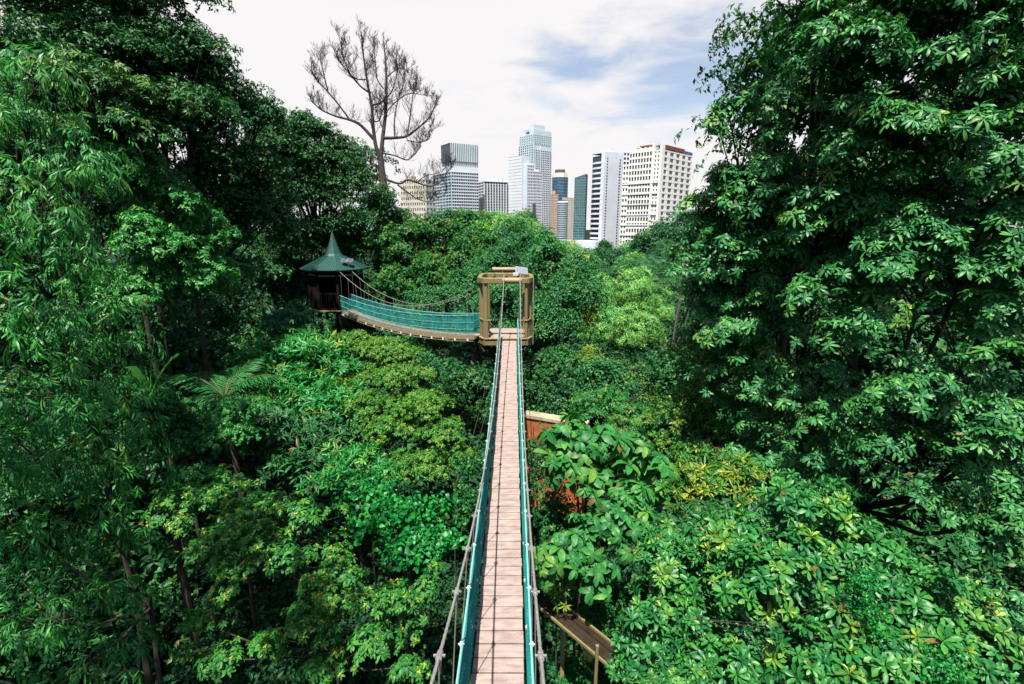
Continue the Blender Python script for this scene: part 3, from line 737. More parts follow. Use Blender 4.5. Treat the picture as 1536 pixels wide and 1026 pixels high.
class Bld:
    def __init__(s, label, xc, xl, xr, Y, phi, cat='tower', group=None, name='tower_block'):
        s.phi = R(phi); s.Y = Y
        x = (xc - 768)*CP/FPX*Y; s.C = np.array([x, Y, 0.]); s.dL = np.array([-math.cos(s.phi), math.sin(s.phi), 0.]); s.dR = np.array([math.sin(s.phi), math.cos(s.phi), 0.])
        def solve(px, d): k = (px - 768)*CP/FPX; return (k*Y - x) / (d[0] - k*d[1])
        s.wl = solve(xl, s.dL) if xl < xc else solve(xl, s.dL); s.wr = solve(xr, s.dR)
        s.solve = solve; s.g = float(gz(x, Y)) - 1
        s.root = empty(name, (float(x), float(Y), s.g), label, cat, group); s.count = 0; s.rest = {}; s.wm = {}
    def z(s, py): return float(at(768, py, s.Y)[0][2])
    def body(s, z0, z1, a0=0, a1=None, b0=0, b1=None, m='facade_white', inset=0., name='wall'):
        """box over the footprint: a along the left face, b along the right face"""
        a1 = s.wl if a1 is None else a1; b1 = s.wr if b1 is None else b1
        B = MB(); a0 += inset; a1 -= inset; b0 += inset; b1 -= inset
        q = [s.C + s.dL*a + s.dR*b for a, b in ((a0, b0), (a0, b1), (a1, b1), (a1, b0))]
        V = [(p[0], p[1], z0) for p in q] + [(p[0], p[1], z1) for p in q]
        B.add(V, [(0, 1, 2, 3), (7, 6, 5, 4), (0, 4, 5, 1), (1, 5, 6, 2), (2, 6, 7, 3), (3, 7, 4, 0)])
        return B.build(name, MAT[m], s.root)
    def grid(s, face, z0, z1, u0, u1, cols, rows, pw, sh, m, glass, dep=.5, off=0., pane_w=None, windows=True, cor=True, split=1):
        """piers, floor bands and one pane per opening on one face. pw, sh: pier width and band height as a share of the bay"""
        d = s.dL if face == 'L' else s.dR; nrm = -s.dR if face == 'L' else -s.dL
        o = s.C + nrm*off
        W = (u1 - u0)/cols; H = (z1 - z0)/rows; B = MB()
        if pw > 0:
            for i in range(cols + 1):
                u = u0 + i*W; hw = W*pw/2; ua, ub = max(u0, u - hw), min(u1, u + hw)
                B.bar(o + d*(ua+ub)/2 + nrm*(dep/2) + [0, 0, z0], o + d*(ua+ub)/2 + nrm*(dep/2) + [0, 0, z1], dep if abs(d[0]) < .0 else (ub-ua), dep, up=nrm) if False else s.slab(B, o, d, nrm, ua, ub, z0, z1, 0, dep)
        if sh > 0:
            for j in range(rows + 1):
                zc = z0 + j*H; za, zb = max(z0, zc - H*sh/2), min(z1, zc + H*sh/2); s.slab(B, o, d, nrm, u0, u1, za, zb, 0, dep*1.12 if pw > 0 else dep)
        if B.n: B.build('facade_frame', MAT[m], s.root)
        if not windows: return
        hw, hh = W*(1-pw)/2, H*(1-sh)/2; key = (face, glass, round(hw, 3), round(hh, 3))
        if key not in s.wm:
            P = MB(); s.slab(P, np.zeros(3), d, nrm, -hw, hw, -hh, hh, 0, .12); V = np.vstack(P.V); s.wm[key] = (mesh('window', V, [np.concatenate(P.Q)], MAT[glass]), V, np.concatenate(P.Q))
        me, V, Q = s.wm[key]
        for j in range(rows):
            for i in range(cols):
                c = o + d*(u0 + (i+.5)*W) + nrm*.02 + [0, 0, z0 + (j+.5)*H]
                if s.count < 99: s.count += 1; link('window', me, s.root, loc=tuple(c - np.array(s.root.location)))
                else: s.rest.setdefault(glass, []).append((V + c, Q))
    def slab(s, B, o, d, nrm, u0, u1, z0, z1, n0, n1):
        q = [o + d*u0 + nrm*n0, o + d*u1 + nrm*n0, o + d*u1 + nrm*n1, o + d*u0 + nrm*n1]
        V = [(p[0], p[1], p[2] + z0) for p in q] + [(p[0], p[1], p[2] + z1) for p in q]
        B.add(V, [(0, 3, 2, 1), (4, 5, 6, 7), (0, 1, 5, 4), (1, 2, 6, 5), (2, 3, 7, 6), (3, 0, 4, 7)])
    def done(s):
        for k, (gl, L_) in enumerate(s.rest.items()):
            B = MB()
            for V, Q in L_: B.add(V, Q)
            tag(B.build('windows', MAT[gl], s.root), kind='stuff')
# 1 glass tower with striped box
b = Bld('teal glass tower with white floor bands and a grey striped box on top', 679, 653.5, 718.5, 560, 58)
zt = b.z(257); zw = b.z(241.5); zs = b.z(214)
b.body(b.g, zt, m='facade_pale', inset=.6); b.grid('L', b.g, zt, 0, b.wl, 6, 26, .05, .3, 'facade_pale', 'glass_teal'); b.grid('R', b.g, zt, 0, b.wr, 12, 26, .10, .34, 'facade_white', 'glass_teal')
b.body(zt, zt + .8, m='facade_white', name='roof')
b.body(zt + .8, zw, 0, b.wl*.55, b.wr*.02, b.wr, m='facade_white', name='plant_storey')
b.body(zw, zs, 0, b.wl*.5, b.wr*.0, b.wr, m='facade_dark', inset=.8, name='crown_box')
b.grid('R', zw, zs, 0, b.wr, 15, 1, .36, .0, 'facade_pale', 'glass_dark', dep=1.6); b.grid('L', zw, zs, 0, b.wl*.5, 5, 2, .3, .12, 'facade_dark', 'glass_dark'); 
b.done()
# 2 dark fin slab
b = Bld('dark office slab with white vertical fins right of the striped box tower', 727, 718.8, 763, 600, 62)
zt = b.z(272); b.body(b.g, zt, m='facade_dark', inset=.7); b.grid('L', b.g, zt, 0, b.wl, 2, 24, .08, .4, 'facade_white', 'glass_dark'); b.grid('R', b.g, zt - 2, 0, b.wr, 9, 1, .26, 0, 'facade_white', 'glass_slate', dep=1.3); b.grid('R', b.g, zt, .1, b.wr, 9, 26, 0, .16, 'facade_grey', 'glass_slate', windows=False, dep=.4)
b.body(zt, zt + 1.0, m='facade_white', name='roof')
for a0, a1, c0, c1, h in ((.2, .5, .1, .3, 4), (.3, .8, .45, .6, 3), (.2, .7, .7, .78, 5.5), (.1, .5, .85, .97, 3.4)): b.body(zt + 1.0, zt + 1 + h, b.wl*a0, b.wl*a1, b.wr*c0, b.wr*c1, m='facade_white', name='roof_hut')
b.done()
# 3 tallest
b = Bld('tallest tower with rounded grey crown and an opening near its top', 799, 777.5, 826.5, 640, 50)
zc = b.z(216); zt = b.z(189); zm = b.z(201); b.body(b.g, zc, m='facade_pale', inset=.6)
b.grid('L', b.g, zc, 0, b.wl, 7, 44, .5, .3, 'facade_pale', 'glass_slate'); b.grid('R', b.g, zc - 6, b.wr*.1, b.wr*.36, 3, 44, .45, .32, 'facade_pale', 'glass_blue'); b.grid('R', b.g, zc - 6, b.wr*.38, b.wr*.94, 6, 44, .30, .34, 'facade_white', 'glass_blue')
b.body(b.g, zc, b.wl*-.0 - .5, .9, -.5, 1.2, m='facade_pale', name='corner_pier'); b.body(b.g, zc - 1, -.6, 1.0, b.wr*.34, b.wr*.39, m='facade_white', name='pier')
b.body(zc, zm, b.wl*.03, b.wl*.97, b.wr*.02, b.wr*.97, m='facade_grey', name='crown')
b.grid('L', zc, zm, b.wl*.08, b.wl*.92, 7, 4, .6, .35, 'facade_pale', 'glass_dark', off=-b.wr*.02, dep=.4); b.grid('R', zc, zm, b.wr*.06, b.wr*.92, 9, 5, .6, .4, 'facade_pale', 'glass_slate', off=-b.wl*.03, dep=.4)
b.body(zm, zm + (zt-zm)*.62, b.wl*.02 + 0, b.wl*.3, b.wr*.03, b.wr*.95, m='facade_pale', name='crown'); b.body(zm, zm + (zt-zm)*.45, b.wl*.62, b.wl*.93, b.wr*.04, b.wr*.5, m='facade_pale', name='crown')
b.body(zm, zm + (zt-zm)*.2, b.wl*.3, b.wl*.62, b.wr*.05, b.wr*.9, m='facade_grey', name='crown')
b.body(zm + (zt-zm)*.62, zt + 2.6, b.wl*.05, b.wl*.27, b.wr*.05, b.wr*.62, m='facade_pale', name='crown'); b.body(zm + (zt-zm)*.5, zm + (zt-zm)*.8, b.wl*.27, b.wl*.9, b.wr*.1, b.wr*.3, m='facade_grey', name='crown')
B = MB(); p = b.C + b.dL*b.wl*.5 + b.dR*b.wr*.3; B.tube([(p[0], p[1], zt), (p[0], p[1], zt + 7)], [.5, .2], 6); B.build('mast', MAT['facade_grey'], b.root)
b.done()
# 4 stepped white tower in front
b = Bld('white stepped tower with blank side wall in front of the tallest tower', 782.5, 763, 809, 540, 48)
z1 = b.z(233); z2 = b.z(243); z3 = b.z(252)
b.body(b.g, z1, 0, b.wl, 0, b.wr*.42, m='facade_white'); b.body(b.g, z2, 0, b.wl*.9, b.wr*.42, b.wr*.72, m='facade_white'); b.body(b.g, z3, .6, b.wl*.9, b.wr*.72, b.wr - .6, m='facade_white')
z4 = b.z(247); b.body(b.g, z4, -4, 0, b.wr*.12, b.wr*.5, m='facade_pale'); b.body(b.g, b.z(256), -4, 0, b.wr*.5, b.wr*.96, m='facade_pale')
b.grid('R', b.g, z4, b.wr*.14, b.wr*.5, 4, 28, .4, .42, 'facade_white', 'glass_blue', off=4); b.grid('R', b.g, b.z(256), b.wr*.5, b.wr*.95, 6, 26, .35, .38, 'facade_white', 'glass_slate', off=4)
b.body(b.g, b.z(305), -6, -4, b.wr*.42, b.wr*.56, m='facade_dark', name='lift_shaft')
b.grid('L', b.g, z1, 0, b.wl, 1, 30, 0, .03, 'facade_grey', 'glass_dark', windows=False, dep=.12)
b.done()
# 5 dark octagonal
def polytower(label, xc, rpx, Y, pytop, n, wallm, glass, rows, band, cat='tower', cols=1, cap=None, capm='facade_cream'):
    x = (xc-768)*CP/FPX*Y; r = rpx*CP/FPX*Y; g0 = float(gz(x, Y)) - 1; zt = float(at(768, pytop, Y)[0][2]); root = empty('tower_block', (x, Y, g0), label, cat)
    def rg(rr, z): return [(x + rr*math.cos(2*math.pi*(i+.5)/n - math.pi/2), Y + r + rr*math.sin(2*math.pi*(i+.5)/n - math.pi/2), z) for i in range(n)]
    def drum(name, rr, z0, z1, m, r2=None):
        B = MB(); B.add(rg(rr, z0) + rg(r2 or rr, z1) + [(x, Y + r, z1)], [(i, (i+1) % n, n+(i+1) % n, n+i) for i in range(n)], [(n+i, n+(i+1) % n, 2*n) for i in range(n)]); return B.build(name, MAT[m], root)
    drum('glazing', r*.97, g0, zt, glass)
    H = (zt - g0)/rows
    for j in range(rows + 1):
        B = MB(); za, zb = g0 + j*H, g0 + j*H + H*band; B.add(rg(r, za) + rg(r, zb) + rg(r*.9, za) + rg(r*.9, zb), [(i, (i+1) % n, n+(i+1) % n, n+i) for i in range(n)] + [(n+i, n+(i+1) % n, 3*n+(i+1) % n, 3*n+i) for i in range(n)] + [((i+1) % n, i, 2*n+i, 2*n+(i+1) % n) for i in range(n)]); B.build('floor_band', MAT[wallm], root)
    if cap:
        drum('parapet', r*.96, zt + .5, zt + cap, capm, r*.86); drum('roof_drum', r*.6, zt + cap, zt + cap*1.7, 'facade_dark')
    return root
polytower('dark blue eight sided tower with a cream cap behind the cylinder tower', 839.5, 13, 760, 266, 8, 'facade_dark', 'glass_blue', 22, .12, cap=7)
b = Bld('peach stone tower with narrow windows at the right foot of the tallest tower', 829, 825.5, 836, 560, 60)
zt = b.z(291); b.body(b.g, zt, m='facade_peach', inset=.4); b.grid('R', b.g, zt, 0, b.wr, 4, 20, .5, .45, 'facade_peach', 'glass_warm', dep=.4); b.grid('L', b.g, zt, 0, b.wl, 2, 20, .5, .45, 'facade_peach', 'glass_warm', dep=.4)
b.body(zt, b.z(286), 0, b.wl, 0, b.wr*.5, m='facade_peach', inset=.3, name='gable'); b.done()
b = Bld('plain cream tower standing behind the grey cylinder tower', 846, 842, 860, 620, 55)
zt = b.z(296); b.body(b.g, zt, m='facade_cream', inset=.3); b.grid('R', b.g, zt, 0, b.wr, 2, 22, .86, .6, 'facade_cream', 'glass_warm', dep=.25); b.done()
polytower('silver grey cylinder tower with thin floor rings', 844, 8.3, 520, 304, 24, 'facade_pale', 'glass_slate', 26, .35, cap=1.5, capm='facade_pale')
b = Bld('dark green glass slab with a sloping top', 877, 860, 880, 500, 20)
zt = b.z(266); b.body(b.g, zt, m='facade_dark', inset=.5)
B = MB(); q = [b.C + b.dL*a + b.dR*c for a, c in ((.5, .5), (.5, b.wr-.5), (b.wl-.5, b.wr-.5), (b.wl-.5, .5))]; zz = [b.z(261), b.z(261), zt, zt]
B.add([(p[0], p[1], zt - .1) for p in q] + [(p[0], p[1], z_ + .2) for p, z_ in zip(q, zz)], [(0, 1, 2, 3), (7, 6, 5, 4), (0, 4, 5, 1), (1, 5, 6, 2), (2, 6, 7, 3), (3, 7, 4, 0)]); B.build('sloping_top', MAT['facade_dark'], b.root)
b.grid('L', b.g, zt, 0, b.wl, 6, 28, .10, .22, 'facade_teal', 'glass_teal', dep=.3)
b.body(b.g, b.z(360), -8, b.wl + 12, -6, -.5, m='facade_cream', name='podium'); b.done()
# 8 banded tower
b = Bld('grey tower with dark curved balcony bands on its left side', 902.5, 881, 930, 440, 50)
zt = b.z(229); wl = b.wl
b.body(b.g, zt, 0, wl*.2, 0, b.wr, m='facade_lilac'); b.body(b.g, zt - 2, wl*.2, wl*.85, 1.2, b.wr*.7, m='facade_dark')
rows = 19; H = (zt - 4 - b.g)/rows
for j in range(rows):
    B = MB(); z0 = b.g + j*H; pts = [(0, -.0), (wl*.16, -.1), (wl*.6, -.1), (wl*.86, 1.2), (wl, 4.5), (wl, b.wr*.6)]
    V = []; 
    for (a, c) in pts:
        p = b.C + b.dL*a + b.dR*c; V += [(p[0], p[1], z0), (p[0], p[1], z0 + H*.36)]
    for (a, c) in pts:
        a2 = a*.9; p = b.C + b.dL*a2 + b.dR*(c + 3); V += [(p[0], p[1], z0), (p[0], p[1], z0 + H*.36)]
    F = []
    n_ = len(pts)
    for i in range(n_ - 1): F += [(2*i, 2*i+1, 2*i+3, 2*i+2), (2*i+1, 2*n_+2*i+1, 2*n_+2*i+3, 2*i+3), (2*i, 2*i+2, 2*n_+2*i+2, 2*n_+2*i)]
    B.add(V, F); B.build('balcony_band', MAT['facade_lilac'], b.root)
    B = MB(); b.slab(B, b.C, b.dL, -b.dR, wl*.2, wl*.84, z0 + H*.4, z0 + H*.98, -1.2, -1.05); B.build('window', MAT['glass_dark'], b.root)
b.grid('R', b.g, zt - 3, b.wr*.12, b.wr*.2, 1, 34, .3, .5, 'facade_lilac', 'glass_dark', dep=.05); b.grid('R', b.g, zt - 3, b.wr*.78, b.wr*.88, 1, 34, .3, .5, 'facade_lilac', 'glass_dark', dep=.05)
b.body(zt, zt + 1.5, 0, wl*.9, 0, b.wr, m='facade_lilac', name='parapet'); b.body(zt + 1.5, zt + 4, wl*.1, wl*.5, b.wr*.3, b.wr*.6, m='facade_lilac', name='roof_hut')
b.body(b.g, b.z(361), -5, wl + 4, -9, -1.2, m='facade_lilac', name='podium')
B = MB(); p = b.C + b.dL*wl*.3 + b.dR*b.wr*.5; B.tube([(p[0], p[1], zt + 3), (p[0], p[1], zt + 9)], [.25, .1], 5); B.build('mast', MAT['facade_grey'], b.root); b.done()
b = Bld('narrow banded wing joining the grey tower and the white apartments', 929.5, 928, 943, 455, 70)
zt = b.z(228); b.body(b.g, zt, m='facade_lilac', inset=.5); b.grid('R', b.g, zt, 0, b.wr, 3, 24, .3, .42, 'facade_lilac', 'glass_dark'); b.done()
# 9 white apartments
b = Bld('white apartment block with rows of square windows and a red brown roof storey', 985, 930, 1030, 400, 44)
zt = b.z(222); wl = b.wl; 
b.body(b.g, zt, 0, wl*.82, 0, b.wr, m='facade_warm_white', inset=.4); b.body(b.g, b.z(243), wl*.82, wl*.98, 0, b.wr, m='facade_warm_white', inset=.4)
rows = 17
b.grid('L', b.g, zt - 1, wl*.22, wl*.82, 8, rows + 1, .34, .34, 'facade_warm_white', 'glass_slate', dep=.45, off=.4); b.grid('L', b.g, b.z(243), wl*.82, wl*.98, 2, rows, .42, .45, 'facade_warm_white', 'glass_slate', dep=.9)
b.grid('L', b.g, zt - 1, wl*.02, wl*.18, 2, 26, .6, .5, 'facade_warm_white', 'glass_slate', dep=.5); b.grid('R', b.g, zt - 1, .6, b.wr - .6, 5, rows + 1, .45, .36, 'facade_warm_white', 'glass_slate', dep=.45)
b.body(b.g, zt + 4, wl*.17, wl*.225, -1.2, b.wr*.5, m='facade_warm_white', name='stair_tower'); b.body(b.g, zt + 2.5, -.6, wl*.03, -.8, 4, m='facade_warm_white', name='corner_pier')
for j in range(8): b.body(b.g + 0 + j*8.2, b.g + j*8.2 + 1.0, wl*.02, wl*.98, -1.3, 0, m='facade_white', name='ledge')
b.body(zt, b.z(215), wl*.20, wl*.8, b.wr*.15, b.wr*.85, m='facade_red', name='roof_storey'); b.body(b.z(215), b.z(213), wl*.18, wl*.66, b.wr*.1, b.wr*.9, m='facade_red', name='roof')
b.body(zt, b.z(216), wl*-.02, wl*.15, b.wr*.1, b.wr*.7, m='facade_red', name='roof_storey'); b.body(zt, b.z(218), 0, wl*.1, b.wr*.7, b.wr, m='facade_blue', name='roof_tank'); b.body(b.z(219), b.z(217.3), wl*.02, wl*.14, -.6, b.wr*.1, m='facade_blue', name='awning')
for u in (.3, .42, .55, .7): b.body(zt, zt + 2.2, wl*u, wl*(u+.05), b.wr*.02, b.wr*.13, m='facade_warm_white', name='roof_hut')
b.done()
# 10 cream block behind the bare tree
b = Bld('cream low building seen through the lower branches of the bare tree', 640, 604, 654, 430, 24, 'building', name='building')
zt = b.z(268); b.body(b.g, zt, m='facade_cream', inset=.4); b.grid('L', b.g, zt, 0, b.wl, 11, 15, .5, .5, 'facade_cream', 'glass_slate', dep=.5); b.grid('R', b.g, zt, 0, b.wr, 3, 15, .5, .5, 'facade_warm_white', 'glass_slate', dep=.5)
b.body(zt, zt + 5, b.wl*.1, b.wl*.4, 2, b.wr*.7, m='facade_white', name='roof_hut'); b.body(zt, zt + 3, b.wl*.6, b.wl*.8, 2, b.wr*.7, m='facade_cream', name='roof_hut'); b.done()
b = Bld('pale blue tower top peeping over the dark layered tree', 552, 541, 557, 640, 30)
zt = b.z(222); b.body(b.g, zt, m='facade_pale', inset=.4); b.grid('L', b.g, zt, 0, b.wl, 4, 30, .3, .4, 'facade_pale', 'glass_blue', dep=.4); b.done()
b = Bld('pale building glimpsed through the leaves at the right end of the skyline', 1052, 1034, 1078, 480, 52, 'building', name='building')
zt = b.z(298); b.body(b.g, zt, m='facade_white', inset=.4); b.grid('L', b.g, zt, 0, b.wl, 9, 12, .4, .45, 'facade_white', 'glass_slate', dep=.5); b.done()
# ------------------------------------------------------------------ trees
T = tree
# --- right side
T('whorled_leaf_tree', 'very tall tree of glossy drooping leaf whorls against the sky on the right', 'tree', 'whorl', 'leaf_whorl',
  [(1222,25,12.5,62,75),(1250,-60,12.5,120,90),(1300,70,11.8,130,95),(1430,-20,11,150,110),(1540,90,10.5,110,120),(1285,190,12.2,95,75),(1400,200,11,140,90),(1530,250,10.2,100,100)],
  .21, spr=.62, young=(.08,.02), up=.5, cover=1.35, flat=1.1, gap=.65, trunk=(9.2,15.5), tr=.38, fill=.35)
T('whorled_leaf_tree', 'broad lower crown of drooping leaf whorls below the tallest tree on the right', 'tree', 'whorl', 'leaf_whorl',
  [(1140,290,13.5,80,56),(1085,262,13.8,36,26),(1062,325,14.2,38,44),(1060,400,14.4,34,50),(1085,370,14,75,75),(1180,350,13.2,110,80),(1120,470,14,85,75),(1300,310,12,120,80),(1150,570,13.5,80,60),(1075,440,15,50,60),(1085,500,15,50,50),(1185,655,13,85,55)],
  .22, spr=.58, young=(.08,.02), up=.55, cover=1.35, flat=1.1, gap=.55, trunk=(8.0,18.5), tr=.3, fill=.4)
T('whorled_leaf_tree', 'nearest whorled tree leaning in from the right edge above the shrubs', 'tree', 'whorl', 'leaf_whorl',
  [(1400,380,10.5,120,75),(1290,450,11.2,100,65),(1500,450,9.8,100,90),(1400,590,10.2,120,65),(1290,640,11,95,50),(1500,640,9.5,90,70),(1510,790,9.2,60,80),(1480,330,10.6,100,60),(1400,735,9.8,28,22),(1500,905,8.8,36,44),(1470,690,9.8,60,40),(1240,690,11.2,60,30),(1170,700,11.8,50,26)],
  .21, spr=.56, young=(.05,.015), up=.55, cover=1.25, flat=1.15, gap=.6, trunk=(10.2,12.8), tr=.3, fill=.3)
T('small_branch_tree', 'slim dark tree reaching sideways into the sky beside the tallest crown', 'tree', 'whorl', 'leaf_whorl',
  [(1150,128,13,12,14),(1160,190,13.2,16,26),(1120,150,13,14,8),(1092,160,13,20,8),(1074,178,13,12,8),(1150,235,13.3,20,16)],
  .2, spr=.33, cover=2.4, trunk=(7.4,16.5), tr=.1, fill=.2, twigs=8)
T('dark_backing_tree', 'deep shadowed tree standing behind the whorled trees on the right', 'tree', 'ovate', 'leaf_deep',
  [(1250,120,17.5,170,190),(1450,150,17,200,220),(1350,300,17,180,120),(1160,300,18.5,90,120),(1200,420,20,170,170),(1420,520,18,200,200),(1420,800,15,170,130),(1560,900,14,160,160)],
  .42, spr=1.3, hi=0, cover=1.0, gap=.3, trunk=(13,21), tr=.4, fill=1.2)
T('yellow_green_bush', 'yellow green bushy tree tucked against the whorled trees, right of the round crowns', 'tree', 'ovate', 'leaf_olive',
  [(1060,545,15.5,55,40),(1045,600,15.5,60,40),(1100,620,15,60,40),(1030,680,14.5,50,36)], .17, spr=.5, young=(.5,.15), cover=1.3, trunk=(5.6,17), tr=.16)
T('yellow_twig_bush', 'straggly yellowish bush with bare pale twigs above the lower right shrubs', 'bush', 'tuft', 'leaf_olive',
  [(1070,715,11.5,60,26),(1010,735,11.5,40,20),(1120,700,11.5,45,26)], .22, spr=.45, young=(.6,.3), cover=1.1, bark='pale_bark', trunk=(4.6,12), tr=.09, twigs=40)
T('dark_low_tree', 'dark small-leaved tree in the shade under the yellowish bush', 'tree', 'whorl', 'leaf_deep',
  [(1050,790,10.5,90,45),(1120,760,11,80,40),(960,760,11.5,60,40)], .18, spr=.45, cover=1.1, trunk=(3.8,11.6), tr=.1)
T('glossy_shrub', 'large glossy evergreen shrub with upright leaf rosettes filling the lower right', 'shrub', 'rosette', 'leaf_gloss',
  [(1200,760,7.6,85,60),(1290,830,7.2,100,70),(1180,870,6.9,120,80),(1380,930,6.4,120,80),(1290,980,6,130,80),(1110,800,7.5,60,45),(1480,1000,5.8,100,70)],
  .19, spr=.40, hi=2, young=(.12,.14), up=.45, cover=1.15, flat=1.0, gap=.45, fill=.3, trunk=(3.9,7.6), tr=.13)
T('glossy_shrub', 'smaller-leaved evergreen shrub spreading from the walkway side to the bottom edge', 'shrub', 'rosette', 'leaf_gloss',
  [(1040,880,7.4,90,65),(985,940,7,60,50),(1080,990,6.4,110,65),(960,1010,6.8,45,40),(1000,830,7.9,60,40)],
  .165, spr=.36, hi=2, young=(.10,.10), up=.5, cover=1.15, flat=1.15, gap=.3, fill=.3, trunk=(2.4,7.6), tr=.1)
T('round_leaf_creeper', 'bright creeper with small round leaves trailing over the glossy shrub', 'creeper', 'heart', 'leaf_heart',
  [(1300,880,6.0,22,30),(1310,935,5.8,18,34),(1410,1000,5.4,40,26)], .085, spr=.2, hi=1, cover=1.5, fill=.1, trunk=(3.0,6.4), tr=.02, twigs=6)
T('large_leaf_plant', 'plant of large pale drooping leaves in front of the orange wall', 'plant', 'big', 'leaf_plant',
  [(885,655,11,45,22),(842,648,10.9,20,16),(862,635,11.6,16,10),(935,665,11,35,24),(850,700,10.6,38,22),(900,715,10.6,50,26),(965,690,11,30,22),(815,690,10.4,22,16)],
  .35, spr=.48, hi=2, young=(.2,.06), up=.5, cover=1.3, flat=.8, fill=.15, trunk=(1.7,11.6), tr=.07)
T('large_leaf_plant', 'taller broad-leaved plant in the middle right with leaves hanging over the shrubs', 'plant', 'big', 'leaf_plant',
  [(920,775,9.2,55,26),(870,800,8.9,40,26),(975,800,9.2,45,24),(890,850,8.5,40,28),(830,830,8.4,25,22),(960,740,9.6,40,20)],
  .24, spr=.45, hi=2, young=(.08,.03), up=.55, cover=1.05, flat=.8, fill=.2, trunk=(1.5,9.8), tr=.07)
T('young_fern_tree', 'lime green feathery young tree close to the right side of the near walkway', 'tree', 'tuft', 'leaf_olive',
  [(835,840,8.8,40,16),(850,868,9.0,42,14),(812,870,8.8,16,14)], .16, spr=.28, young=(.5,.2), cover=1.0, trunk=(.95,8.9), tr=.05, fill=.2)
T('low_undergrowth_shrub', 'shaded green shrub under the near end of the walkway on the right', 'shrub', 'ovate', 'leaf_mid',
  [(850,1000,9.6,50,30),(900,900,9.9,60,40),(830,760,11.5,50,40),(860,1065,8,70,36)], .15, spr=.4, cover=1.0, trunk=(1.1,9.6), tr=.05)
T('slender_shade_tree', 'thin dark tree standing right in front of the orange wall', 'tree', 'ovate', 'leaf_deep',
  [(800,640,13.5,20,16),(800,690,13,24,30),(838,665,13.3,20,16),(822,690,12.9,24,24),(812,660,13.2,24,14),(820,725,12.6,26,18),(795,740,12.4,14,24)], .14, spr=.32, hi=0, cover=1.9, sub=0, trunk=(.75,13.6), tr=.1, fill=.1, twigs=30)
# --- right of centre
T('feathery_canopy_tree', 'dark blue green tree directly right of the lookout frame', 'tree', 'tiny', 'leaf_blue',
  [(835,385,25,50,50),(865,440,24,45,50),(825,470,23,45,45),(840,560,22,50,60),(900,570,21,45,40)], .3, spr=.9, hi=0, young=(.1,.03), cover=1.3, gap=.3, trunk=(2.6,26), tr=.28)
T('feathery_canopy_tree', 'pale green small-leaved tree sloping down to the right from behind the frame', 'tree', 'shingle', 'leaf_far',
  [(800,365,34,45,38),(830,400,32,50,48),(860,430,31,46,50),(890,470,30,34,50),(760,345,36,40,30)], .24, spr=.7, hi=0, young=(.25,.06), cover=1.4, gap=.2, trunk=(3,35), tr=.3)
T('round_crown_tree', 'tallest round domed tree with pale leafy rim in the centre right', 'tree', 'shingle', 'leaf_dome',
  [(951,444,38,31,44),(956,500,36.5,42,46)], .26, spr=.5, hi=0, cover=3.0, up=.0, sub=0, gap=0, young=(.1,.03), trunk=(9.5,39), tr=.3)
T('round_crown_tree', 'round domed tree just left of the tallest dome', 'tree', 'shingle', 'leaf_dome',
  [(905,450,41,22,38),(898,500,40,30,42)], .26, spr=.5, hi=0, cover=3.0, up=.0, sub=0, gap=0, young=(.08,.03), trunk=(7.6,42), tr=.3)
T('round_crown_tree', 'narrow domed tree peeping out right behind the tallest dome', 'tree', 'shingle', 'leaf_dome',
  [(994,470,42,13,42)], .2, spr=.55, hi=0, cover=1.5, up=.12, trunk=(12.5,43), tr=.25)
T('speckled_round_tree', 'rounded yellow speckled tree below the domes in the centre right', 'tree', 'tiny', 'leaf_deep',
  [(955,568,25,62,36),(910,590,24,50,40),(990,585,24,50,45),(960,630,22,60,40)], .27, spr=.75, hi=0, young=(.45,.15), cover=1.4, trunk=(6,26), tr=.26)
T('drooping_leaf_tree', 'shaded tree of fine hanging leaves above the large pale leaves', 'tree', 'whorl', 'leaf_mid',
  [(905,605,17,55,28),(960,640,16,60,32),(1010,640,15.5,40,30),(925,665,15,55,26)], .19, spr=.55, hi=0, young=(.2,.08), cover=1.3, gap=.2, trunk=(3.4,17.6), tr=.16)
T('yellow_leaf_branch_tree', 'small yellowish tree between the dark tree and the domes', 'tree', 'tiny', 'leaf_olive',
  [(880,470,23.5,14,12),(882,535,22,14,14)], .2, spr=.5, hi=0, young=(.6,.2), cover=1.1, trunk=(3.9,24.5), tr=.1)
T('dark_shade_tree', 'dark tree in deep shade right of the walkway end, behind the wall', 'tree', 'ovate', 'leaf_deep',
  [(815,560,19,28,40),(830,600,18.5,45,30),(1010,560,19,50,60),(1000,700,16,60,40),(870,600,20,50,30)], .26, spr=.7, hi=0, cover=1.1, trunk=(3,20), tr=.2)
T('infill_tree', 'deep green tree wedged between the domed trees and the wall of whorled leaves', 'tree', 'ovate', 'leaf_deep',
  [(1050,430,27,34,50),(1050,510,25,34,44),(1030,385,45,34,30),(1085,470,24,40,60),(1010,560,23,36,36)], .26, spr=.7, hi=0, young=(.1,.04), cover=1.5, trunk=(9.5,28), tr=.2)
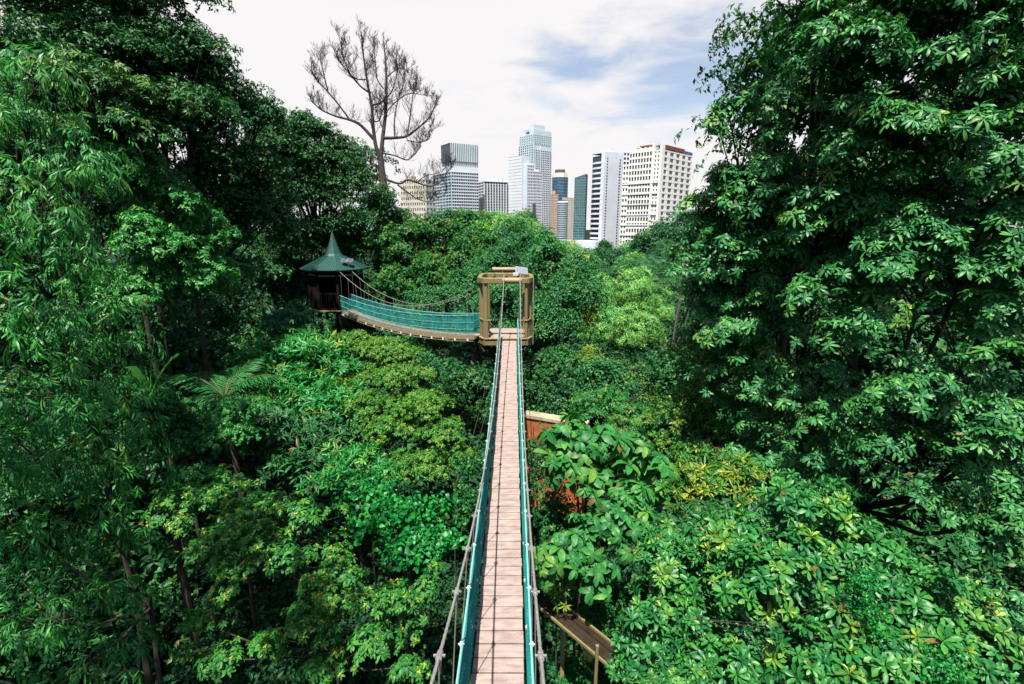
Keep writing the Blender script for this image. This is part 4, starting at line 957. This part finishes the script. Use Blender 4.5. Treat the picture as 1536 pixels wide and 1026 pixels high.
# --- far hillside
T('flat_crown_tree', 'wide flat layered tree on the hillside behind the domes', 'tree', 'feather', 'leaf_deep',
  [(985,425,62,60,22),(1020,445,58,55,26),(950,405,66,45,14),(1040,480,55,45,30)], .9, spr=2.6, hi=0, cover=1.3, up=.85, trunk=(20,62), tr=.5)
T('flat_crown_tree', 'broad flat topped tree above the wide layered one on the hillside', 'tree', 'feather', 'leaf_tree_far',
  [(1000,375,85,45,16),(1045,385,80,50,20),(1000,395,80,50,16)], 1.0, spr=3., hi=0, cover=1.3, up=.8, trunk=(27,86), tr=.5)
T('hillside_tree', 'bright tree highest on the right hillside in front of the white apartments', 'tree', 'tiny', 'leaf_tree_far',
  [(1000,350,100,30,16),(1035,340,98,35,22),(975,362,104,22,12)], 1.0, spr=3.2, hi=0, cover=1.5, trunk=(32,102), tr=.5)
T('hillside_tree', 'dark ball shaped tree in front of the grey banded tower', 'tree', 'tiny', 'leaf_deep',
  [(907,367,118,6.5,7),(907,374,118,6,6)], .7, spr=1.6, hi=0, cover=1.8, trunk=(22,118.5), tr=.35)
T('hillside_tree', 'rounded yellowish green tree low in the middle of the hillside', 'tree', 'tiny', 'leaf_far',
  [(952,390,88,16,9),(945,398,86,22,9)], .8, spr=2.2, hi=0, young=(.3,.1), cover=1.5, trunk=(22,89), tr=.35)
T('hillside_tree', 'dark green spreading tree below the dark ball shaped tree', 'tree', 'tiny', 'leaf_tree_far',
  [(925,385,110,28,11),(900,385,108,18,12)], .9, spr=2.6, hi=0, cover=1.5, trunk=(20,110), tr=.4)
T('hillside_tree', 'fresh green tree at the foot of the white apartment block', 'tree', 'tiny', 'leaf_far',
  [(950,374,125,24,9),(975,380,118,20,10)], .95, spr=2.8, hi=0, cover=1.5, trunk=(31,125), tr=.4)
T('hillside_tree', 'dark umbrella shaped tree in front of the cylinder tower', 'tree', 'feather', 'leaf_deep',
  [(857,374,105,24,12),(835,368,108,14,8)], .9, spr=2.4, hi=0, cover=1.6, up=.8, trunk=(12,105), tr=.4)
T('hillside_tree', 'small tree with bright yellow blossom at the foot of the hillside', 'tree', 'tiny', 'leaf_yellow',
  [(872,386,92,5,4.5)], .55, spr=1.1, hi=0, cover=1.3, trunk=(12.5,92), tr=.15)
T('hillside_tree', 'loose mid green tree around the yellow blossom', 'tree', 'tiny', 'leaf_tree_far',
  [(885,400,84,24,12),(870,412,80,20,14),(905,415,76,26,14)], .8, spr=2.2, hi=0, cover=1.4, trunk=(13,85), tr=.35)
T('hillside_tree', 'dark tree touching the left flank of the flat layered tree', 'tree', 'feather', 'leaf_deep',
  [(905,428,70,24,10),(945,425,68,28,10)], .85, spr=2.2, hi=0, cover=1.4, up=.8, trunk=(12.5,70), tr=.35)
# --- centre left, behind the second walkway
T('yellow_tipped_tree', 'bushy tree with yellow green tips behind the sagging walkway', 'tree', 'ovate', 'leaf_mid',
  [(690,340,33,50,36),(640,350,32,55,38),(590,370,31,45,40),(700,385,31,50,40),(640,410,30,55,40),(590,430,29.5,40,35),(730,370,33,35,35)], .30, spr=.8, hi=0, young=(.55,.2), cover=1.35, gap=.25, trunk=(-5.5,34), tr=.35)
T('creeper_covered_tree', 'dark green tree draped in creepers under the bare tree', 'tree', 'ovate', 'leaf_deep',
  [(650,372,37,60,24),(710,380,37,50,24),(576,300,32.5,13,26),(605,400,35,60,36),(640,430,34,60,30),(560,320,34,36,50),(600,335,34,36,30),(540,370,33,40,50),(555,430,31,34,30)], .27, spr=.8, hi=0, young=(.3,.1), cover=1.3, trunk=(-9.6,34.6), tr=.3)
T('hanging_leaf_tree', 'dark tree just behind the green nets and left of the lookout frame', 'tree', 'tiny', 'leaf_blue',
  [(700,430,27,40,36),(650,450,27,40,24),(745,400,28,40,50),(780,380,29,36,40),(760,460,24,40,50),(765,500,23.5,45,34),(800,520,25,40,34),(770,350,31,34,28)], .26, spr=.7, hi=0, young=(.12,.04), cover=1.4, trunk=(-2.2,28.5), tr=.3)
T('bright_ridge_tree', 'bright fresh green tree in front of the tall white stepped tower', 'tree', 'shingle', 'leaf_far',
  [(745,335,55,24,22),(725,360,52,24,28),(780,345,56,34,24),(700,335,58,22,18)], .55, spr=1.7, hi=0, young=(.35,.08), cover=1.4, trunk=(-1.5,55), tr=.4)
T('bright_ridge_tree', 'thin topped darker tree right in front of the tallest tower foot', 'tree', 'feather', 'leaf_tree_far',
  [(800,338,60,24,16),(785,325,62,26,8),(810,360,58,30,18)], .65, spr=1.9, hi=0, cover=1.4, up=.7, trunk=(2.5,61), tr=.35)
T('layered_tree', 'tall dark tree of layered boughs rising left of the bare tree', 'tree', 'ovate', 'leaf_deep',
  [(455,176,31,14,12),(470,195,31,36,18),(450,230,30,50,28),(500,225,31,45,26),(470,290,30,65,40),(530,270,31,35,35),(520,330,30,50,38),(420,300,30,50,50),(440,360,31,50,40),(430,240,31,40,50),(425,190,30,34,22),(400,215,29,30,30)],
  .27, spr=.8, hi=0, young=(.12,.04), cover=2.4, gap=.1, up=.7, trunk=(-12.5,32), tr=.3)
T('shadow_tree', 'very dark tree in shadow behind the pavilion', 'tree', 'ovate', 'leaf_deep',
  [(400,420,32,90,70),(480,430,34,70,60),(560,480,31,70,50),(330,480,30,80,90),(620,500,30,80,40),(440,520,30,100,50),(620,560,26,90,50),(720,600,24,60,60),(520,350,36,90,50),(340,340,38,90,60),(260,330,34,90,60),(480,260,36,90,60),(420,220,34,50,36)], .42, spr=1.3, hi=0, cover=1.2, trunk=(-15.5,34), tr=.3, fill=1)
# --- left side
T('giant_dark_tree', 'giant spreading dark tree whose crown fills the top left against the sky', 'tree', 'ovate', 'leaf_deep',
  [(120,-30,19,170,90),(60,70,18,130,90),(210,70,19,110,80),(290,90,20,70,60),(330,140,20.5,55,40),(385,165,21,24,26),(330,230,20,60,60),(250,170,19,100,70),(150,150,18.5,130,70),(360,290,21,50,70),(250,290,20,100,80),(290,390,21,90,80),(385,245,21.5,45,45),(400,320,22,50,60),(60,200,18,110,70),(190,-60,20,110,80)],
  .27, spr=.85, hi=0, young=(.12,.04), cover=2.3, gap=.3, up=.55, trunk=(-14.5,21), tr=.4)
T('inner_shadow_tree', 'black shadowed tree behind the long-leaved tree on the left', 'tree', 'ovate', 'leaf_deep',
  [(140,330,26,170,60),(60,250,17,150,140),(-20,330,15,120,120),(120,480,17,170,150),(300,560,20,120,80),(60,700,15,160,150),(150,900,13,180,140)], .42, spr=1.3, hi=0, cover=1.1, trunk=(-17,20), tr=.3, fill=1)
T('layered_bough_tree', 'tree with pale tipped flat boughs crossing in front of the giant dark crown', 'tree', 'whorl', 'leaf_deep',
  [(130,125,14.5,110,20),(230,150,15,60,16),(170,185,14,70,16),(110,100,14.5,60,24)], .2, spr=.5, hi=0, young=(.4,.12), cover=1.4, up=.8, trunk=(-12,15.5), tr=.2)
T('long_leaf_tree', 'tall bright tree of long arching leaves along the left edge', 'tree', 'long', 'leaf_long',
  [(30,150,10,75,80),(90,240,10,80,70),(30,330,9.4,100,90),(120,380,9.8,80,70),(50,470,9,110,90),(150,500,9.8,70,70),(110,590,9,110,70),(40,680,8.5,90,80),(160,690,9.2,80,70)],
  .29, spr=.56, hi=1, young=(.12,.05), cover=1.55, flat=1.3, gap=.4, up=.5, trunk=(-9.8,10.5), tr=.2, fill=.4)
T('long_leaf_tree', 'shaded lower long-leaved tree in the bottom left corner', 'tree', 'long', 'leaf_long',
  [(40,800,8.2,90,60),(160,800,8.8,80,60),(60,930,7.2,100,60),(190,880,8,50,50),(110,1010,6.8,100,50)],
  .28, spr=.5, hi=1, young=(.06,.03), cover=1.3, flat=1.2, gap=.55, up=.5, trunk=(-7.6,8.6), tr=.14, fill=.3)
T('fine_leaf_tree', 'fresh green fine-leaved tree between the long leaves and the dark pavilion gap', 'tree', 'star', 'leaf_long',
  [(250,300,15,55,40),(230,350,14.5,70,50),(300,340,15.5,45,40),(270,410,15,75,50),(200,430,14,60,50),(320,410,16,35,40)], .19, spr=.5, hi=0, young=(.1,.05), cover=1.4, gap=.2, trunk=(-10.5,16), tr=.18)
T('fine_leaf_tree', 'upper bright green boughs above the fine-leaved tree, left of centre', 'tree', 'star', 'leaf_mid',
  [(190,240,14.5,55,36),(130,200,14,50,30),(220,265,15,40,30)], .19, spr=.5, hi=0, young=(.15,.06), cover=1.3, gap=.2, trunk=(-11.6,15.8), tr=.16)
T('shaded_mid_tree', 'shaded small-leaved tree below the fine-leaved one on the left', 'tree', 'star', 'leaf_mid',
  [(230,610,11.6,60,30),(200,650,11.5,80,60),(270,650,12,60,40),(160,600,11.5,60,40),(290,720,11,60,36)], .16, spr=.45, hi=0, young=(.04,.02), cover=1.2, gap=.3, trunk=(-8,12.6), tr=.12)
T('umbrella_leaf_tree', 'small grey green tree with stacked umbrella leaves left of the pavilion', 'tree', 'umbrella', 'leaf_blue',
  [(435,462,23,36,12),(450,475,22.6,36,14),(410,480,22.6,26,14),(430,490,22.4,40,12)], .30, spr=.45, hi=1, cover=1.3, up=.9, trunk=(-10.4,23.4), tr=.1, fill=.2)
T('fan_leaf_shrub', 'bright shrub of fanned long leaves in front of the umbrella-leaved tree', 'shrub', 'tuft', 'leaf_bright',
  [(450,520,17.5,55,28),(400,530,17,50,24),(500,545,17.5,50,30),(430,570,16.5,60,30),(470,600,16,60,34),(510,600,16,50,30),(400,600,16,40,30)], .32, spr=.6, hi=1, young=(.2,.08), cover=1.3, trunk=(-6.6,17.8), tr=.14)
T('fan_leaf_shrub', 'shaded fan-leaved shrub lower down beside the round bush', 'shrub', 'tuft', 'leaf_deep',
  [(400,640,14,60,30),(470,650,14.2,60,34),(440,700,13,60,30),(520,660,14.5,40,30)], .28, spr=.5, hi=1, young=(.05,.03), cover=1.2, trunk=(-5.2,14.6), tr=.12)
T('round_bush', 'dense fine mounded bush on the left below the palm', 'bush', 'star', 'leaf_long',
  [(350,612,12.6,42,26),(335,645,12.3,50,36)], .10, spr=.3, hi=0, cover=1.7, young=(.02,.01), trunk=(-7.3,13.9), tr=.1)
T('orange_tipped_tree', 'tree in tiers with yellow orange tipped leaves under the sagging walkway', 'tree', 'star', 'leaf_olive',
  [(570,515,19,48,13),(530,505,19.2,26,12),(600,528,18.5,32,10),(570,555,18,55,16)], .15, spr=.42, hi=0, young=(.85,.3), cover=1.6, up=.75, trunk=(-4.6,19.3), tr=.14)
T('orange_tipped_tree', 'tiered green tree with orange tips left of the far half of the straight walkway', 'tree', 'star', 'leaf_olive',
  [(600,560,15.6,45,18),(620,600,15,55,20),(590,635,14.6,60,20),(650,640,14.5,48,20),(640,690,14,58,22),(580,700,13.6,50,18),(670,670,14.4,36,16),(560,600,15.6,40,20)], .145, spr=.4, hi=0, young=(.55,.2), cover=1.5, up=.7, gap=.15, trunk=(-3.1,15.8), tr=.16)
T('slender_tree', 'slim pale-leaved tree in the dark gap below the sagging walkway', 'tree', 'ovate', 'leaf_blue',
  [(650,545,19.5,16,18),(645,575,19.5,14,16),(655,520,20,18,10)], .17, spr=.35, hi=0, cover=1.1, trunk=(-3.4,20.2), tr=.06)
T('hanging_leaf_shrub', 'dark small shrub against the left net of the walkway, half way along', 'shrub', 'heart', 'leaf_mid',
  [(700,700,12.6,22,26),(705,745,11.6,22,24),(690,780,11,20,20),(735,600,17,12,20),(735,555,19.4,14,12)], .15, spr=.3, hi=0, cover=1.2, trunk=(-1.7,13), tr=.05)
T('heart_leaf_vine', 'mound of bright heart-shaped leaves left of the walkway', 'vine', 'heart', 'leaf_heart',
  [(550,740,10,55,28),(600,770,9.6,60,30),(650,760,9.8,40,26),(620,815,9,62,24),(665,805,9.1,26,22),(550,780,9.6,40,24)], .19, spr=.36, hi=1, cover=1.4, up=.4, trunk=(-2.5,10.6), tr=.06)
T('fern_shrub', 'green shrub of feathery fronds above the heart-shaped leaves', 'shrub', 'tuft', 'leaf_bright',
  [(530,685,12,45,22),(500,715,11.6,40,20),(560,700,12,40,20)], .2, spr=.36, hi=1, cover=1.2, trunk=(-4,12.4), tr=.06, young=(.1,.1))
T('orange_flower_shrub', 'wide dark shrub speckled with orange young leaves in the lower left', 'shrub', 'star', 'leaf_orange',
  [(290,745,9.4,80,34),(380,760,9.2,90,34),(460,770,9,60,34),(420,830,8.6,90,40),(510,860,8.4,70,44),(330,810,8.8,70,30),(590,900,8,60,36),(470,920,8,80,34)],
  .135, spr=.34, hi=1, young=(.15,.5), cover=1.05, gap=.75, up=.6, trunk=(-4.2,9.6), tr=.1)
T('orange_flower_shrub', 'smaller orange speckled shrub in the dark at the bottom, left of the cable', 'shrub', 'star', 'leaf_orange',
  [(560,960,7.6,70,34),(480,1000,7.4,50,30),(330,990,7.8,60,28),(610,1000,7.2,40,30),(400,960,8,50,24),(640,880,8,26,34),(290,930,8.2,40,26)],
  .13, spr=.32, hi=1, young=(.15,.5), cover=.8, gap=.85, up=.6, trunk=(-3.6,8.2), tr=.08)

# --- unseen trees added above and behind the viewer to shade the lower left
def add_shade_trees():
    for (lab, x, y, z, r) in (('unseen tree added overhead behind the viewer to shade the lower left', -7.5, 2.2, 5.5, 4.2), ('unseen tree added off the far left edge to shade the lower left', -13.5, 3.5, 6.5, 4.0)):
        g0 = float(gz(x - 2, y - 3)); root = empty('added_shade_tree', (x - 2, y - 3, g0), lab, 'tree')
        g = np.random.default_rng(int(-x*10)); n = 2300
        d = g.normal(size=(n, 3)); d /= np.linalg.norm(d, axis=1)[:, None]; P = np.array([x, y, CZ + z]) + d*np.array([r, r, r*.45])*g.random((n, 1))**.4
        P = P[np.sin(P[:, 0]*2.1)*np.sin(P[:, 1]*1.9 + 1) < -.1]
        k = (np.abs(P[:, 0])/np.maximum(P[:, 1], .1) > 1.25) | ((P[:, 2] - CZ)/np.maximum(P[:, 1], .1) > .62); P = P[k]; n = len(P)
        nr = np.stack([g.normal(scale=.3, size=n), g.normal(scale=.3, size=n), np.ones(n)], 1)
        V, F, C = scatter(getp('ovate', 0), P, nr, g.uniform(.3, .5, n), np.zeros(n)); link('crown', mesh('crown', V, F, MAT['leaf_deep'], True, C), root)
        B = MB(); B.tube([(x-2, y-3, g0), (x-1.8, y-2.5, CZ), (x, y, CZ + z)], [.4, .3, .15], 9); B.build('trunk', MAT['bark'], root, True)
add_shade_trees()

# --- palm with broad fronds
def palm():
    c, s = at(338, 600, 14.6); gx, gy = c[0], c[1]; g0 = float(gz(gx, gy))
    root = empty('palm_tree', (gx, gy, g0), 'palm with broad green fronds half buried in leaves on the left', 'palm')
    m = MB(); m.tube([(gx, gy, g0 - .1), (gx+.1, gy, (g0 + c[2])/2), (gx, gy, c[2])], [.14, .11, .09], 9); m.build('trunk', MAT['bark'], root, True)
    g = np.random.default_rng(5)
    for (az, el, ln) in ((95, 70, 1.5), (150, 58, 1.8), (30, 50, 1.9), (-10, 30, 1.8), (200, 30, 1.7), (60, 74, 1.8), (-60, 25, 1.5), (-120, 25, 1.5), (175, 60, 1.9), (10, 62, 1.7)):
        a = R(az); n = 26; P = []
        p = c.copy(); e = R(el)
        for i in range(n + 1):
            P.append(p.copy()); p = p + np.array([math.cos(a)*math.cos(e), math.sin(a)*math.cos(e), math.sin(e)]) * ln / n; e -= R(70) / n
        P = np.array(P); b = MB(); b.tube(P, np.linspace(.022, .006, n + 1), 5)
        V = []; F = []; T3 = []; C = []; side = np.array([-math.sin(a), math.cos(a), 0])
        for i in range(3, n + 1):
            t = i / n; l = .75*math.sin(math.pi*min(1, t*.85 + .12))**.7
            d = P[i] - P[i-1]; d /= np.linalg.norm(d)
            for sg in (-1, 1):
                dr = side*sg*.85 + d*.55 + np.array([0, 0, -.15]) + g.normal(scale=.05, size=3); dr /= np.linalg.norm(dr)
                q0 = P[i]; q1 = q0 + dr*l*.55; q2 = q0 + dr*l + np.array([0, 0, -.16*l]); wv = d*.022; k = len(V)
                V += [q0 - wv*.5, q0 + wv*.5, q1 + wv, q1 - wv, q2]; F.append((k, k+1, k+2, k+3)); T3.append((k+3, k+2, k+4)); cc = g.uniform(.3, .8); C += [(cc, 0, 0)]*5
        fr = link('frond', mesh('frond', V, [F, T3], MAT['leaf_mid'], False, C), root); bb = b.build('midrib', MAT['mossy_bark'], fr)
palm()
def banana():
    c, s = at(222, 575, 11.9); g0 = float(gz(c[0], c[1])); root = empty('banana_plant', (c[0], c[1], g0), 'banana-like plant with three long pale paddle leaves in the dark gap', 'plant')
    m = MB(); m.tube([(c[0], c[1], g0 - .1), (c[0], c[1], c[2] - .5)], [.12, .07], 8); m.build('stem', MAT['bark'], root)
    for (px1, py1, wd) in ((232, 515, .17), (268, 533, .16), (280, 568, .13), (190, 550, .13)):
        e, _ = at(px1, py1, 11.6); st = np.array([c[0], c[1], c[2] - .4]); V = []; F = []; C = []; n = 14
        mid = (st + e)/2 + [0, 0, .35]
        Pp = [(1-t)**2*st + 2*t*(1-t)*mid + t*t*e for t in np.linspace(0, 1, n)]
        d = e - st; sidev = np.cross(d, [0, -.4, 1]); sidev /= np.linalg.norm(sidev)
        for i, p in enumerate(Pp):
            t = i/(n-1); wq = wd*math.sin(math.pi*min(1, t*.9+.02))**.6 * (1 if i % 2 else .92)
            V += [p - sidev*wq + [0, 0, wq*.35], p, p + sidev*wq + [0, 0, wq*.35]]; C += [(.6 + .1*(i % 2), .1, 0)]*3
            if i: k = 3*i; F += [(k-3, k-2, k+1, k), (k-2, k-1, k+2, k+1)]
        link('paddle_leaf', mesh('paddle_leaf', V, [F], MAT['leaf_bright'], True, C), root)
banana()

# ------------------------------------------------------------------ bare tree
def bare_tree():
    Y = 33.0; g = random.Random(4)
    def q(zx, zy, dy=0): return at(400 + zx/2.85, zy/2.85, Y + dy)[0]
    base, _ = at(577, 352, Y); g0 = float(gz(base[0], base[1]))
    root = empty('bare_tree', (base[0], base[1], g0), 'leafless tree with fine upswept branches standing against the white sky', 'tree')
    tr_ = MB(); tr_.tube([(base[0], base[1], g0), base, q(500, 800), q(492, 730), q(487, 670)], [.3, .27, .25, .22, .19], 12); tr_.build('trunk', MAT['dead_bark'], root, True)
    mo = MB(); mo.tube([base - [0, 0, 2], base, q(501, 860), q(499, 780)], [.32, .32, .29, .26], 12); mo.build('moss_sleeve', MAT['mossy_bark'], root, True)
    paths = [([(487,690),(465,620),(455,540),(450,450),(430,350),(415,250),(405,150)], .21, .04, -.6),
             ([(487,690),(497,580),(510,480),(513,380),(510,280),(500,175)], .22, .04, .5),
             ([(462,600),(400,530),(350,510),(300,500),(230,470),(190,430)], .16, .035, -1.2),
             ([(355,512),(310,450),(260,390),(220,350),(190,300)], .09, .03, -.9), ([(262,390),(240,300),(228,232)], .06, .025, -.9),
             ([(500,590),(540,590),(600,585),(650,545),(700,500),(725,440)], .16, .03, 1.0), ([(600,585),(615,490),(625,400),(640,360)], .08, .025, .9),
             ([(548,590),(545,510),(560,430),(590,350),(590,280)], .08, .025, .4), ([(500,655),(550,665),(605,690),(650,640),(665,600)], .08, .02, .8),
             ([(452,450),(490,440),(540,390),(560,300),(555,240)], .09, .025, .9), ([(445,400),(400,370),(350,310),(320,220),(320,160)], .09, .025, -1.4),
             ([(500,380),(470,340),(465,270),(455,180)], .07, .022, -.4), ([(455,520),(480,520),(500,460),(520,440)], .06, .03, .2),
             ([(512,480),(545,440),(600,400),(640,400),(690,410)], .06, .02, 1.6), ([(600,600),(650,610),(690,600),(715,540)], .06, .02, 1.4),
             ([(492,735),(450,700),(405,668)], .07, .02, -.5), ([(495,760),(570,790),(600,765),(640,780),(700,800),(755,775),(790,700)], .12, .025, .9),
             ([(560,790),(600,820),(640,850),(700,868),(765,830)], .08, .02, 1.2), ([(640,780),(680,750),(740,740),(800,690)], .05, .02, 1.5), ([(430,340),(380,340),(330,290),(300,240)], .06, .02, -1.7),
             ([(500,560),(470,480),(460,420)], .06, .03, 1.3), ([(513,330),(560,290),(600,300),(620,340)], .05, .02, 1.1)]
    twig_budget = [0]
    def grow(B, p, d, ln, r, lev):
        P = [p.copy()]; n = 4; dd = d.copy()
        for i in range(n):
            dd = dd + np.array([g.gauss(0, .16), g.gauss(0, .16), .16 + g.gauss(0, .08)]); dd /= np.linalg.norm(dd); P.append(P[-1] + dd*ln/n)
        B.tube(P, np.linspace(r, r*.5, n+1), 4, cap=False); twig_budget[0] += 1
        if lev > 0:
            for i in range(1, n + 1):
                for k in range(1 if lev > 1 or g.random() < .6 else 0):
                    s = np.array([g.gauss(0, .7), g.gauss(0, .7), g.gauss(.1, .4)]) + dd*.9; s /= np.linalg.norm(s)
                    grow(B, P[i], s, ln*g.uniform(.45, .7), max(r*.55, .007), lev - 1)
    for pts, r0, r1, dy in paths:
        n = len(pts); P = np.array([q(x, y, dy*i/(n-1)) for i, (x, y) in enumerate(pts)])
        # smooth
        tt = np.linspace(0, n-1, n*4); Q = np.stack([np.interp(tt, range(n), P[:, k]) for k in range(3)], 1); Q[1:-1] = (Q[:-2] + Q[1:-1]*2 + Q[2:])/4; Q[1:-1] = (Q[:-2] + Q[1:-1] + Q[2:])/3
        r0 *= .68; B = MB(); B.tube(Q, np.linspace(r0, r1*.8, len(Q)), 7)
        m = len(Q)
        for i in range(m//4, m, 1):
            t = i/m; tg = Q[min(i+1, m-1)] - Q[i-1]; tg /= np.linalg.norm(tg)
            for k in range(1 + (g.random() < .35)):
                s = np.array([g.gauss(0, .8), g.gauss(0, .7), g.gauss(.35, .35)]) + tg*.5; s /= np.linalg.norm(s)
                grow(B, Q[i], s, g.uniform(.6, 1.05)*(1 - .4*t), max(.014, r0*(1-t)*.2), 3 if t > .55 else 2)
        B.build('branch', MAT['dead_bark'], root)
bare_tree()

# ------------------------------------------------------------------ undergrowth and the far wood
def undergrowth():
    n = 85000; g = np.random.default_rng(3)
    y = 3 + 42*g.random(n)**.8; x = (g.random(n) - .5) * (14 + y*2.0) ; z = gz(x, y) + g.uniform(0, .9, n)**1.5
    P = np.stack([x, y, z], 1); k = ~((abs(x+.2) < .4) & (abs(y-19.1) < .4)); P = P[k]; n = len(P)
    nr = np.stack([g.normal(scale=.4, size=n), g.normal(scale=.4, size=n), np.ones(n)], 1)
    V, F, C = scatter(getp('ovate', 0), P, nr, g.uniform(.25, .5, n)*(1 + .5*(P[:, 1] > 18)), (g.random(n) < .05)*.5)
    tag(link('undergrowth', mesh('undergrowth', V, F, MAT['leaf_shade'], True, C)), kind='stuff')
undergrowth()
def far_wood():
    n = 26000; g = np.random.default_rng(9)
    y = 70 + 330*g.random(n)**1.2; x = (g.random(n) - .5) * y*2.3
    cell = np.sin(x*.35)*np.cos(y*.3 + x*.1)*.5 + .5*np.sin(x*.13 + y*.17)
    z = gz(x, y) + 5.5 + 2.5*cell - g.random(n)**2*5
    P = np.stack([x, y, z], 1); nr = np.stack([g.normal(scale=.5, size=n), g.normal(scale=.5, size=n), np.ones(n)], 1)
    V, F, C = scatter(getp('tiny', 0), P, nr, g.uniform(1.4, 2.6, n), np.zeros(n))
    tag(link('woodland', mesh('woodland', V, F, MAT['leaf_tree_far'], True, C), loc=(0, 0, 0)), kind='stuff')
far_wood()
print('LEAF FACES', NLEAF)
